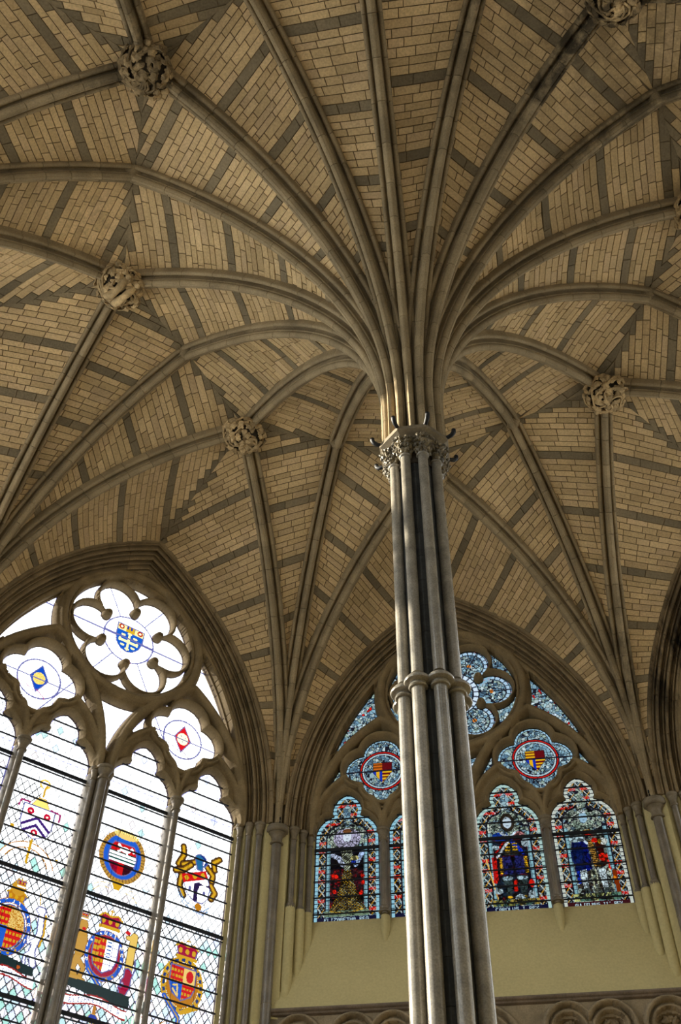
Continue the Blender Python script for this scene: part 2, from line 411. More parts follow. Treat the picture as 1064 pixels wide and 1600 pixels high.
for th in BAY:
    if th == 180: continue
    r = boss(th, th == 90); r.scale = (1.27, 1.27, 1.2)
    tag(r, {0: 'carved leafy stone boss hidden behind the column capital', 45: 'round leafy carved boss above the heraldic window apex',
        90: 'carved boss with two reclining figures among leaves at middle left', 135: 'large leafy dark-hollowed boss at upper left',
        -135: 'dark sooty leafy boss cut by top edge at right', -90: 'dark leafy boss cut by the right edge', -45: 'round leafy boss right of the column capital'}[th],
        'boss', 'carved bosses where the vault ribs meet')
# ================================================================== central clustered column
col = link('clustered_column', None); tag(col, 'tall grey marble column of clustered shafts with leafy capital, carrying the vault', 'column', kind='structure')
def shaft_m(z0, z1, r, m=M_purb, n=20):
    b = MB(); b.lathe([(r, z0), (r, z0+.01)]+[(r, z0+(z1-z0)*i/8) for i in range(1, 8)]+[(r, z1)], n=n); d = b.data('shaft', m); autosmooth(d, 60); return d
smu = [shaft_m(8.5, 10.35, .066), shaft_m(10.35, 12.2, .066)]; sml = [shaft_m(.5, 2.3, .074), shaft_m(2.3, 4.5, .074), shaft_m(4.5, 6.4, .074), shaft_m(6.4, 8.33, .072)]
def ringprof(r, z, prof): return [(r*a, z+b) for a, b in prof]
an = MB(); an.lathe([(.07, 8.30), (.096, 8.302), (.105, 8.315), (.100, 8.33), (.088, 8.34), (.092, 8.352), (.132, 8.356), (.147, 8.366), (.152, 8.382), (.146, 8.40), (.130, 8.408), (.124, 8.412), (.122, 8.43), (.09, 8.45), (.07, 8.46)], n=28); an = an.data('annulet', M_purb, True); an.set_sharp_from_angle(angle=radians(38))
nk = MB(); nk.lathe([(.066, 12.13), (.08, 12.135), (.088, 12.155), (.08, 12.175), (.066, 12.18)], n=20); nk = nk.data('neck_ring', M_purb, True)
bs = MB(); bs.lathe([(.15, .3), (.16, .36), (.13, .4), (.1, .42), (.12, .46), (.1, .5), (.07, .52)], n=20); bs = bs.data('shaft_base', M_purb, True)
for k in range(8):
    a = radians(22.5+45*k); L = (-.297*sin(a), .297*cos(a), 0)
    for m in smu+sml: link('shaft', m, col, loc=L)
    link('annulet', an, col, loc=L); link('neck_ring', nk, col, loc=L); link('shaft_base', bs, col, loc=L)
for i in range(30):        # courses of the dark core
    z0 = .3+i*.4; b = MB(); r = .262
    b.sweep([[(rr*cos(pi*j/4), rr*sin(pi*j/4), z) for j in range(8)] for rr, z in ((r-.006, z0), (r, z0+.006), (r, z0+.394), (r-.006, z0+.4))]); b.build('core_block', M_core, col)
b = MB(); b.lathe([(.55, 0), (.6, .06), (.55, .14), (.48, .18), (.5, .3), (.3, .3)], n=8, ph=pi/8); b.build('plinth', M_purb, col)
def octo(prof, ph=pi/8): 
    b = MB(); b.lathe(prof, n=8, ph=ph); return b
octo([(.36, 12.43), (.425, 12.44), (.43, 12.465), (.405, 12.48), (.44, 12.50), (.50, 12.535), (.503, 12.60), (.49, 12.615), (.2, 12.62)]).build('abacus', M_cap, col)
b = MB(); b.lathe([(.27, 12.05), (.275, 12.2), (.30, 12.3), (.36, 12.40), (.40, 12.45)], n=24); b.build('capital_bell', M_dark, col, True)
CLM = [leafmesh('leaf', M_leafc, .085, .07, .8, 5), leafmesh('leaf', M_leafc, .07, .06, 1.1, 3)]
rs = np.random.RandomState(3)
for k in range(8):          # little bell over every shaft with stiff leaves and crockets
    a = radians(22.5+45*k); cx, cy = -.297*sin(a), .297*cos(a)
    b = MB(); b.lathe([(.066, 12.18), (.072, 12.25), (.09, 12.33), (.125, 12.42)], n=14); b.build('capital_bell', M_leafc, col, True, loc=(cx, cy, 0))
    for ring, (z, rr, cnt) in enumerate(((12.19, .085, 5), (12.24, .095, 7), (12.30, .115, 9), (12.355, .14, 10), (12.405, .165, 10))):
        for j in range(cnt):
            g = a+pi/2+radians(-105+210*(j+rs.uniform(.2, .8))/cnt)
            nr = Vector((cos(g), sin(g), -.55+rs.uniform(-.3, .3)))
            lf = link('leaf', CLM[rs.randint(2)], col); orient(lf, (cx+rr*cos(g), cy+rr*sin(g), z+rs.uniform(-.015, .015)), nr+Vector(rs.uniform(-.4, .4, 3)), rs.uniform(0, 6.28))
hk = MB(); hk.tube([(.46, 0, 12.60), (.52, 0, 12.60), (.565, 0, 12.61), (.59, 0, 12.64), (.60, 0, 12.67), (.60, 0, 12.70)], [.028, .029, .031, .032, .032, .032], 8); hk = hk.data('hook', M_iron, True)
for k in range(8): link('hook', hk, col, rz=radians(22.5+45*k))

# ================================================================== tracery
XC4 = (-2.295, -.84, .84, 2.295)
def op_light(x, z, xc, zb):
    x = x-xc; ax = np.abs(x)
    rect = np.maximum(ax-.63, z-12.42); rect = np.maximum(rect, zb-z)
    lower = np.maximum(np.hypot(ax-.13, z-12.42)-.50, 12.40-z); inner = np.maximum(np.maximum(ax-.13, z-12.9), 12.4-z)
    up = np.maximum(np.hypot(ax+.12, z-12.98)-.42, 12.93-z); neck = np.maximum(ax-.275, np.maximum(12.85-z, z-12.98))
    return np.minimum(np.minimum(np.minimum(rect, np.minimum(lower, inner)), up), neck)
def op_quatre(x, z, xc):
    dx, dz = x-xc, z-13.9; d = np.hypot(dx, dz)-.45
    for a in range(4): d = np.minimum(d, np.hypot(dx-.375*cos(a*pi/2), dz-.375*sin(a*pi/2))-.385)
    return d
def op_hex(x, z):
    dz = z-15.72; d = np.hypot(x, dz)-.64
    for a in range(6):
        c, s = cos(a*pi/3), sin(a*pi/3); d = np.minimum(d, np.hypot(x-.88*c, dz-.88*s)-.425)
        # neck
        u = x*c+dz*s; v = -x*s+dz*c; d = np.minimum(d, np.maximum(np.abs(v)-.27, np.maximum(.3-u, u-.85)))
    for a in range(6):
        g = a*pi/3+pi/6; d = np.maximum(d, .105-np.hypot(x-.70*cos(g), dz-.70*sin(g)))
    return d
def arch_in(x, z, xc, hw, h):        # >0 outside pointed arch springing at 12.42
    R = (hw*hw+h*h)/(2*hw); ax = np.abs(x-xc); d = np.hypot(ax+(R-hw), z-12.42)-R
    return np.where(z < 12.42, ax-hw, d)
def main_arch(x, z):
    ax = np.abs(x); return np.where(z < 12.42, ax-2.93, np.hypot(ax+2.9, z-12.42)-5.83)
def fields(x, z, zb):
    ma = main_arch(x, z)
    lights = [op_light(x, z, c, zb) for c in XC4]
    qs = [op_quatre(x, z, s*1.57) for s in (-1, 1)]; hx = op_hex(x, z)
    ring = np.hypot(x, z-15.72)
    sub = np.minimum(arch_in(x, z, -1.565, 1.455, 2.62), arch_in(x, z, 1.565, 1.455, 2.62))
    la = arch_in(x, z, XC4[0], .73, 1.30)
    for c in XC4[1:]: la = np.minimum(la, arch_in(x, z, c, .73, 1.30))
    # big spandrels
    sp = np.maximum(np.maximum(ma+.02, 1.71-ring), np.maximum(.13-sub, 12.9-z))
    # eyelets inside the ring
    ey = np.maximum(np.maximum(ring-1.39, .085-hx), .95-ring)
    # eyelets inside sub arches beside the quatrefoils
    q = np.minimum(qs[0], qs[1]); ez = np.maximum(np.maximum(sub+.11, .12-q), np.maximum(.10-la, 13.0-z))
    return dict(lights=lights, qs=qs, hx=hx, sp=sp, ey=ey, ez=ez, sub=sub, la=la, ring=ring, ma=ma)
def tracery_mesh(name, m):
    hgr = .0185; xs = np.arange(-3.0, 3.0+hgr, hgr); zs = np.arange(12.36, 17.56, hgr); X, Z = np.meshgrid(xs, zs)
    def O(x, z):
        f = fields(x, z, 0.); o = np.minimum.reduce(f['lights']+f['qs']+[f['hx'], f['sp'], f['ey'], f['ez']]); return o, f
    o, f = O(X, Z)
    e = 1e-3; gx = (O(X+e, Z)[0]-o)/e; gz = (O(X, Z+e)[0]-o)/e; g = np.maximum(gx*gx+gz*gz, .3)
    near = np.abs(o) < hgr*.62
    X = np.where(near, X-gx*o/g, X); Z = np.where(near, Z-gz*o/g, Z)
    o2, f = O(X, Z); inside = (o > -hgr*.62) & (f['ma'] < .1)
    oo = np.maximum(o2, 0)
    H = .015+.15*np.sqrt(np.clip(oo/.055, 0, 1)); H = np.where(oo > .055, np.maximum(.165-(oo-.055)*1.6, .09), H)
    def roll(d, wd, base, ht): return np.where(np.abs(d) < wd, base+ht*np.sqrt(np.clip(1-(d/wd)**2, 0, 1)), 0)
    def rollf(d, wd, base, ht): return np.maximum(roll(d, wd, base, ht), roll(d, wd*1.45, base*.8, ht*.35))
    H = np.maximum(H, rollf(f['la'], .055, .13, .07)*(f['sub'] < .12))
    for q in f['qs']: H = np.maximum(H, roll(q-.075, .035, .13, .05)*(f['sub'] < .05))
    H = np.maximum(H, rollf(f['sub'], .075, .17, .11)); H = np.maximum(H, rollf(f['ring']-1.555, .085, .17, .12))
    H = np.maximum(H, roll(f['ring']-1.43, .04, .14, .05)); H = np.maximum(H, roll(f['hx']-.055, .03, .10, .05))
    H = np.maximum(H, rollf(f['ma']-.02, .08, .17, .1))
    n, k = X.shape; idx = np.arange(n*k).reshape(n, k)
    ok = inside[:-1, :-1] & inside[1:, :-1] & inside[:-1, 1:] & inside[1:, 1:]
    oc = (o2[:-1, :-1]+o2[1:, :-1]+o2[:-1, 1:]+o2[1:, 1:])/4; ok &= oc > 1e-4
    F = np.stack([idx[:-1, :-1][ok], idx[:-1, 1:][ok], idx[1:, 1:][ok], idx[1:, :-1][ok]], 1)
    V = np.stack([X.ravel(), 9.2-H.ravel(), Z.ravel()], 1)
    # skirt along open edges (thickness behind the glass)
    E = np.concatenate([F[:, [0, 1]], F[:, [1, 2]], F[:, [2, 3]], F[:, [3, 0]]]); key = np.sort(E, 1); kk = key[:, 0].astype(np.int64)*n*k+key[:, 1]
    _, inv, cnt = np.unique(kk, return_inverse=True, return_counts=True); B = E[cnt[inv] == 1]
    vb = np.unique(B); mp = {int(v): i for i, v in enumerate(vb)}; V2 = V[vb].copy(); V2[:, 1] = 9.27
    base = len(V); Bb = np.array([[b[1], b[0], base+mp[int(b[0])], base+mp[int(b[1])]] for b in B])
    V = np.concatenate([V, V2]); F = np.concatenate([F, Bb])
    used = np.unique(F); rm_ = np.zeros(len(V), np.int64); rm_[used] = np.arange(len(used))
    me = mesh(name, V[used], rm_[F], m, True)
    me.set_sharp_from_angle(angle=radians(55)); return me
TRAC = tracery_mesh('tracery', M_trac)
# ---------------------------------------------------------------- glass canvases
class Cv:
    def __init__(s, x0, x1, z0, z1, res):
        s.res = res; s.nx = int(round((x1-x0)/res)); s.nz = int(round((z1-z0)/res)); s.x0 = x0; s.z0 = z0
        s.X, s.Z = np.meshgrid(x0+(np.arange(s.nx)+.5)*res, z0+(np.arange(s.nz)+.5)*res); s.C = np.ones(s.X.shape+(3,))
    def fill(s, m, c): s.C[m] = c
    def mulc(s, m, c): s.C[m] *= np.array(c)
    def ell(s, cx, cz, rx, rz): return ((s.X-cx)/rx)**2+((s.Z-cz)/rz)**2 < 1
    def rect(s, a, b, c, d): return (s.X > a) & (s.X < b) & (s.Z > c) & (s.Z < d)
    def poly(s, P):
        m = np.zeros(s.X.shape, bool); n = len(P)
        for i in range(n):
            x1, z1 = P[i]; x2, z2 = P[(i+1) % n]
            if z1 == z2: continue
            c = ((z1 > s.Z) != (z2 > s.Z)) & (s.X < (x2-x1)*(s.Z-z1)/(z2-z1)+x1); m ^= c
        return m
    def line(s, P, w):
        m = np.zeros(s.X.shape, bool)
        for (x1, z1), (x2, z2) in zip(P[:-1], P[1:]):
            dx, dz = x2-x1, z2-z1; l = dx*dx+dz*dz+1e-12; t = np.clip(((s.X-x1)*dx+(s.Z-z1)*dz)/l, 0, 1)
            m |= np.hypot(s.X-x1-t*dx, s.Z-z1-t*dz) < w/2
        return m
    def edge(s, m, c, n=1):       # outline of mask
        e = np.zeros_like(m)
        for ax in (0, 1):
            for k in ((1, -1) if n < 2 else (1, -1, 2, -2)): e |= m & ~np.roll(m, k, ax)
        s.C[e] = c
    def patch(s, m, region, n, pal, rs, lead=(.01, .01, .012), lw=.014):     # leaded patchwork of random bits
        ids = np.argwhere(m)
        if len(ids) == 0: return
        x, z = s.X[m], s.Z[m]; n = int((x.max()-x.min())*(z.max()-z.min())/(n if n < 1 else .056)**2); sx_ = rs.uniform(x.min(), x.max(), n); sz_ = rs.uniform(z.min(), z.max(), n)
        d1 = np.full(len(x), 9.); d2 = np.full(len(x), 9.); w = np.zeros(len(x), int)
        for i in range(n):
            d = np.hypot(x-sx_[i], z-sz_[i]); c = d < d1; d2 = np.where(c, d1, np.minimum(d2, d)); w = np.where(c, i, w); d1 = np.where(c, d, d1)
        cols = np.array([pal[rs.randint(len(pal))] for _ in range(n)])*rs.uniform(.7, 1.2, (n, 1))
        out = cols[w]; out[(d2-d1) < lw] = lead; s.C[m] = out
    def text(s, t, x, z, h, c, fn=None):      # 5x7 letters
        u = h/7
        for ch in t:
            g = FONT.get(ch)
            if g:
                for r_ in range(7):
                    for q in range(5):
                        if g[r_] >> (4-q) & 1:
                            px, pz = x+q*u, z+(6-r_)*u
                            if fn: px, pz = fn(px, pz)
                            s.C[(np.abs(s.X-px-u/2) <= u/2*1.05) & (np.abs(s.Z-pz-u/2) <= u/2*1.05)] = c
            x += 6*u
FONT = {'A': [14, 17, 17, 31, 17, 17, 17], 'B': [30, 17, 17, 30, 17, 17, 30], 'C': [14, 17, 16, 16, 16, 17, 14], 'D': [30, 17, 17, 17, 17, 17, 30], 'E': [31, 16, 16, 30, 16, 16, 31],
        'G': [14, 17, 16, 23, 17, 17, 14], 'H': [17, 17, 17, 31, 17, 17, 17], 'I': [14, 4, 4, 4, 4, 4, 14], 'L': [16, 16, 16, 16, 16, 16, 31], 'M': [17, 27, 21, 21, 17, 17, 17],
        'N': [17, 25, 21, 19, 17, 17, 17], 'O': [14, 17, 17, 17, 17, 17, 14], 'P': [30, 17, 17, 30, 16, 16, 16], 'Q': [14, 17, 17, 17, 21, 18, 13], 'R': [30, 17, 17, 30, 20, 18, 17],
        'S': [15, 16, 16, 14, 1, 1, 30], 'T': [31, 4, 4, 4, 4, 4, 4], 'U': [17, 17, 17, 17, 17, 17, 14], 'V': [17, 17, 17, 17, 17, 10, 4], 'X': [17, 17, 10, 4, 10, 17, 17],
        'Y': [17, 17, 10, 4, 4, 4, 4], 'Z': [31, 1, 2, 4, 8, 16, 31], ' ': None}
def panes_from(cv, mask, ids, root, R=9.235, name='pane'):
    """one mesh object per id value in ids"""
    kx = cv.nx+1
    for v in np.unique(ids[mask]):
        r, c = np.nonzero(mask & (ids == v))
        if len(r) < 6: continue
        a = r*kx+c; F = np.stack([a, a+1, a+kx+1, a+kx], 1); used, inv = np.unique(F, return_inverse=True); F = inv.reshape(F.shape)
        V = np.stack([cv.x0+(used % kx)*cv.res, np.full(len(used), R), cv.z0+(used//kx)*cv.res], 1)
        link(name, mesh(name, V, F, M_glass, False, np.clip(cv.C[r, c], 0, 1)), root)
K = 1.08/(7.5*2**EXPO)       # sky luminance behind the glass: divides display values
def tcol(r, g, b, k=1.): return tuple(min(1., v*K*k) for v in ((r/255)**2.2, (g/255)**2.2, (b/255)**2.2))
BLK = (.0006, .0006, .0012)
ZB_THICK = [12.14, 10.22, 8.22, 6.22]
def zlevels(zb, top=13.6):
    z = 12.14+.04; L = []
    k = 0
    while 12.14+.33*k < top: L.append(12.14+.33*k); k += 1
    k = 1
    while 12.14-.327*k > zb: L.append(12.14-.327*k); k += 1
    return sorted(L)
# ---- figure window (behind the column) palettes
PB = [tcol(155, 185, 192), tcol(125, 160, 175), tcol(190, 208, 208), tcol(105, 140, 160), tcol(150, 172, 160), tcol(80, 110, 130)]
PW = [tcol(170, 185, 165), tcol(150, 170, 150), tcol(185, 195, 180), tcol(130, 150, 135), tcol(120, 150, 165)]
RED = tcol(215, 30, 18); GOLD = tcol(225, 170, 30); DRED = tcol(95, 16, 24); NAVY = tcol(14, 22, 60); BLUE = tcol(22, 50, 170); WHT = tcol(205, 222, 235); MAR = tcol(60, 18, 22)
def fig_light(i):
    rs = np.random.RandomState(40+i); xc = XC4[i]; zb = 10.69; cv = Cv(xc-.66, xc+.66, zb, 13.46, .0095)
    X = cv.X-xc; Z = cv.Z; o = op_light(cv.X, cv.Z, xc, zb)
    cv.patch(np.ones_like(X, bool), None, 700, PW, rs, BLK, .007)
    ins = o < 0; bd = ins & ~(np.roll(ins, 1, 0) & np.roll(ins, -1, 0) & np.roll(ins, 1, 1) & np.roll(ins, -1, 1)); bd[0] = False
    bx, bz = cv.X[bd], cv.Z[bd]; inner = np.zeros_like(o); xi, zi = cv.X[ins].astype(np.float32), cv.Z[ins].astype(np.float32); dm = np.full(len(xi), 99., np.float32)
    for k in range(len(bx)): dm = np.minimum(dm, (xi-bx[k])**2+(zi-bz[k])**2)
    inner[ins] = np.sqrt(dm)
    # edge strip of pale blue blocks
    e1 = inner < .075; b = tcol(150, 200, 215) if i < 2 else tcol(175, 205, 195)
    if i == 3: b = tcol(200, 205, 190)
    cv.fill(e1, b); cv.mulc(e1 & (np.mod(Z+.02*X, .085) < .014), (.02, .02, .04)); cv.mulc(e1 & (rs.rand(*X.shape) < .3), (.75, .8, .85))
    e2 = (inner >= .075) & (inner < .20); cv.fill(e2, tcol(22, 14, 18))
    ax = np.abs(X)
    for s in (-1, 1):          # zigzag ribbons of leaf ornament
        q = e2 & (X*s > 0)
        ph = np.mod(Z*5.0+s*(ax*7), 1); cv.fill(q & (ph < .17), tcol(185, 190, 185)); ph2 = np.mod(Z*5.0-s*(ax*7)+.3, 1); cv.fill(q & (ph2 < .13), tcol(200, 140, 30))
        cv.fill(q & (np.mod(Z*5.0+.55, 1) < .32) & (np.mod(np.floor(Z*5.0+.55)*.618+s*.3, 1) < .62) & (rs.rand(*X.shape) < .7), RED)
        cv.fill(q & (rs.rand(*X.shape) < .12), tcol(150, 190, 200))
    e3 = (inner >= .20) & (inner < .235); cv.fill(e3, BLK)
    e4 = (inner >= .235) & (inner < .30) & (Z < 12.3); cv.fill(e4, tcol(140, 185, 195)); cv.mulc(e4 & (np.mod(Z+.04, .09) < .014), (.02, .02, .04)); cv.mulc(e4 & (rs.rand(*X.shape) < .35), (.55, .6, .6))
    # canopy above head
    top = (inner > .2) & (Z > 12.78); cv.patch(top & (ax < .2), None, 90, PB if i < 3 else PW, rs, BLK, .007)
    pan = (ax < .33) & (Z < 12.15) & (Z > zb+.12)
    def C(x, z, rx, rz): return cv.ell(xc+x, z, rx, rz)
    def Pg(P): return cv.poly([(xc+a, c) for a, c in P])
    def Ln(P, w_): return cv.line([(xc+a, c) for a, c in P], w_)
    SK = tcol(190, 205, 215); dark = tcol(18, 16, 26)
    if i == 0:
        cv.fill(pan, dark); cv.patch(pan & (Z < 11.75), None, 60, [DRED, MAR, tcol(25, 12, 20), DRED, tcol(130, 20, 24)], rs, BLK, .008)
        f = C(0.0, 12.40, .27, .22); cv.fill(f, tcol(185, 180, 205)); a = np.arctan2(Z-12.36, X); cv.mulc(f & (np.mod(a*11, 1) < .22), (.3, .28, .34))
        cv.fill(C(0, 12.45, .085, .125), tcol(215, 225, 235)); cv.fill(C(0, 12.56, .09, .05), tcol(110, 70, 40)); cv.mulc(C(-.03, 12.47, .016, .01) | C(.03, 12.47, .016, .01) | C(0, 12.39, .025, .01), (.3, .3, .35))
        sk = Pg([(-.06, 11.75), (.06, 11.75), (.2, 11.25), (.40, 10.87), (-.36, 10.87), (-.17, 11.25)])
        cv.fill(sk, tcol(48, 34, 18)); cv.fill(sk & (np.mod((X+Z)*17, 1) < .28) & (np.mod((X-Z)*17, 1) < .5), GOLD); cv.fill(sk & (np.mod((X+Z)*17+.5, 1) < .2) & (np.mod((X-Z)*17+.5, 1) < .3), tcol(200, 215, 190))
        cv.fill(Pg([(-.12, 12.13), (.12, 12.13), (.05, 11.72), (-.05, 11.72)]), tcol(70, 70, 40)); cv.fill(Pg([(-.12, 12.13), (.12, 12.13), (.05, 11.72), (-.05, 11.72)]) & (np.mod((X-Z)*20, 1) < .4), tcol(180, 190, 170))
        cv.fill(Ln([(-.28, 12.05), (-.16, 11.98), (-.08, 11.84)], .09), tcol(190, 200, 225)); cv.fill(Ln([(.17, 11.83), (.3, 12.08)], .09), tcol(170, 195, 235)); cv.fill(C(.13, 11.88, .05, .04), BLUE); cv.fill(C(.15, 11.97, .08, .05), tcol(200, 190, 120))
        for px, pz in ((-.2, 11.6), (-.15, 11.52), (-.24, 11.3), (.27, 11.25), (.3, 11.6), (.31, 11.45), (-.26, 11.62)): cv.fill(C(px, pz, .035, .045), RED)
        cv.fill((Z < 10.92) & (Z > 10.8) & (inner > .2), tcol(110, 130, 105)); cv.fill(Ln([(-.3, 10.91), (.0, 10.86), (.3, 10.93)], .03), tcol(190, 150, 50)); txt = 'ELIZABETHA REG'
    elif i == 1:
        cv.patch(pan, None, 90, [DRED, NAVY, tcol(120, 90, 40), tcol(60, 50, 60), tcol(130, 140, 150)], rs, BLK, .008)
        cv.fill(C(0, 12.42, .09, .13), SK); cv.fill(Pg([(-.25, 12.1), (.25, 12.1), (.32, 10.95), (-.32, 10.95)]) & (rs.rand(*X.shape) < .6), tcol(110, 25, 30)); cv.fill(Ln([(-.08, 12.1), (-.06, 11.0)], .08), GOLD); txt = 'IACOBVS I REX'
    elif i == 2:
        cv.patch(pan, None, 70, [tcol(25, 22, 40), dark, tcol(30, 45, 60), tcol(90, 25, 30)], rs, BLK, .008)
        cv.fill(C(0, 12.5, .14, .2), tcol(50, 42, 34)); cv.fill(C(0, 12.5, .085, .125), tcol(190, 205, 215)); cv.mulc(C(-.03, 12.52, .018, .01) | C(.03, 12.52, .018, .01) | C(0, 12.43, .03, .012), (.3, .3, .35))
        cv.fill(C(-.16, 12.2, .16, .1), tcol(20, 60, 150)); cv.fill(C(.2, 12.22, .1, .08), tcol(170, 110, 110)); cv.fill(Ln([(-.14, 12.28), (.02, 12.17), (.12, 12.28)], .05), WHT)
        ch = Pg([(-.02, 12.1), (.10, 12.1), (.30, 11.80), (-.22, 11.80)]); cv.fill(ch, tcol(28, 38, 45)); cv.fill(Ln([(.04, 12.1), (.24, 11.83)], .07), BLUE)
        for q in range(4): cv.fill(cv.rect(xc-.10+.02*(3-q)*0, xc+.005, 11.83+q*.065, 11.865+q*.065) | cv.rect(xc+.04, xc+.14, 11.83+q*.065, 11.865+q*.065), GOLD)
        cv.fill(Ln([(-.02, 12.1), (-.26, 11.78)], .05), tcol(215, 220, 225)); cv.fill(Ln([(-.10, 12.1), (-.27, 11.88)], .03), RED)
        for s, a_ in ((-1, -.10), (1, .15)): cv.fill(Pg([(a_-.10, 11.78), (a_+.10, 11.78), (a_+.11, 11.42), (a_-.09, 11.42)]), tcol(36, 38, 92))
        for q in range(9): cv.fill(C(-.20, 11.75-q*.038, .035, .012) | C(.26, 11.75-q*.038, .04, .012), GOLD)
        for a_ in (-.11, .16): cv.fill(Pg([(a_-.10, 11.38), (a_+.10, 11.38), (a_+.06, 11.05), (a_-.05, 11.05)]), tcol(52, 66, 66)); cv.fill(C(a_, 11.34, .1, .04), tcol(150, 175, 185)); cv.fill(Pg([(a_-.05, 11.05), (a_+.05, 11.05), (a_+.08, 10.9), (a_-.06, 10.9)]), tcol(40, 50, 52)); cv.fill(C(a_, 10.97, .05, .025), GOLD)
        cv.fill(cv.rect(xc-.37, xc-.28, 11.30, 11.78), tcol(200, 25, 20)); cv.fill(C(-.34, 11.3, .04, .05), RED); cv.fill(Pg([(.0, 11.3), (.06, 11.3), (.05, 11.08), (-.02, 11.08)]), RED); cv.fill(C(.32, 11.22, .05, .08), RED)
        cv.fill(Ln([(-.47, 11.75), (-.33, 10.95)], .026), tcol(225, 175, 90)); cv.fill(C(-.27, 11.98, .07, .05) | C(.30, 12.05, .08, .09) | C(-.3, 11.1, .08, .06) | C(.08, 10.95, .09, .07) | C(.3, 11.0, .07, .08), tcol(165, 185, 190))
        cv.patch((Z < 10.93) & (Z > 10.8) & (inner > .2), None, 40, [tcol(120, 120, 60), tcol(70, 100, 90), tcol(150, 130, 60)], rs, BLK, .008); txt = 'CAROLVS I REX'
    else:
        cv.patch(pan, None, 110, [tcol(130, 145, 135), tcol(90, 95, 80), tcol(70, 60, 50), tcol(160, 170, 160)], rs, BLK, .007)
        cv.fill(C(.0, 12.50, .075, .12), tcol(150, 185, 205)); cv.mulc(C(-.025, 12.52, .016, .01) | C(.025, 12.52, .016, .01) | C(0, 12.44, .025, .01), (.4, .4, .4)); cv.fill(C(0, 12.62, .08, .03), tcol(190, 200, 200))
        cv.fill(Pg([(-.30, 11.98), (-.02, 12.0), (.0, 11.42), (-.16, 11.35), (-.3, 11.3)]), tcol(12, 24, 100)); cv.fill(C(-.22, 11.7, .12, .3), tcol(14, 30, 80)); cv.fill(cv.rect(xc-.3, xc-.24, 11.15, 11.4), BLUE)
        cv.fill(C(-.2, 12.05, .14, .07), tcol(170, 195, 200)); cv.fill(Ln([(-.02, 11.95), (-.1, 12.05)], .05), WHT)
        g = Pg([(.0, 12.0), (.08, 12.0), (.17, 11.45), (.04, 11.45)]); cv.fill(g, tcol(60, 45, 30)); cv.fill(g & (np.mod(Z*22+X*6, 1) < .5), tcol(200, 145, 60))
        cv.fill(Pg([(.12, 12.0), (.26, 11.95), (.28, 11.5), (.2, 11.45)]), tcol(60, 14, 14)); cv.fill(C(.22, 11.65, .07, .08) | C(.13, 12.0, .06, .05) | Ln([(.1, 12.1), (-.0, 12.13)], .05), RED); cv.fill(Ln([(.3, 11.7), (.32, 11.4)], .03), RED)
        cv.fill(C(.28, 11.97, .09, .07), tcol(205, 210, 200)); cv.fill(C(.22, 11.97, .03, .05), GOLD); cv.fill(C(.02, 12.2, .08, .03), tcol(215, 150, 40))
        for a_ in (-.17, .17): cv.fill(Pg([(a_-.065, 11.4), (a_+.06, 11.42), (a_+.05, 11.05), (a_-.04, 11.05)]), tcol(195, 212, 215)); cv.fill(C(a_+.02, 10.98, .05, .07), tcol(60, 70, 70))
        for a_ in (-.03, .05, .3): cv.fill(Ln([(a_, 11.4), (a_+.01, 11.05)], .03), tcol(190, 195, 160))
        cv.fill(Ln([(.38, 11.35), (.40, 10.9)], .08), tcol(120, 45, 12)); cv.fill(C(.36, 11.22, .035, .04), tcol(230, 130, 20))
        cv.patch((Z < 10.95) & (Z > 10.8) & (inner > .2), None, 50, [tcol(90, 130, 110), tcol(190, 195, 120), tcol(60, 70, 50)], rs, BLK, .008); txt = 'GVLIELMVS III REX'
    fm = pan | ((ax < .33) & (Z > 12.1) & (Z < 12.75)); fx, fz = cv.X[fm], cv.Z[fm]; ns_ = 330; px_, pz_ = rs.uniform(fx.min(), fx.max(), ns_), rs.uniform(fz.min(), fz.max(), ns_)
    d1 = np.full(len(fx), 9.); d2 = d1.copy(); wi = np.zeros(len(fx), int)
    for q in range(ns_):
        d = np.hypot(fx-px_[q], fz-pz_[q]); c_ = d < d1; d2 = np.where(c_, d1, np.minimum(d2, d)); wi = np.where(c_, q, wi); d1 = np.where(c_, d, d1)
    face = np.hypot(fx-xc, fz-12.46) < .12
    mod = rs.uniform(.6, 1.35, ns_)[wi]*rs.uniform(.8, 1.15, len(fx)); mod[(d2-d1) < .009] *= .12; mod[face] = rs.uniform(.9, 1.05, face.sum()); cv.C[fm] *= mod[:, None]
    cv.fill((Z < zb+.105), tcol(18, 20, 52) if i != 3 else tcol(60, 22, 28)); cv.fill(e1 & (Z < zb+.1), b)
    h = .07 if len(txt) < 16 else .058
    wd = len(txt)*6*h/7; cv.text(txt, xc-wd/2, zb+.018, h, tcol(195, 225, 235))
    cv.fill(Ln([(-.34, zb), (-.34, 12.9)], .014) | Ln([(.34, zb), (.34, 12.9)], .014), BLK)
    cv.fill((o > -.014), BLK)
    lv = zlevels(zb); ids = np.digitize(Z, lv); return cv, o < .012, ids
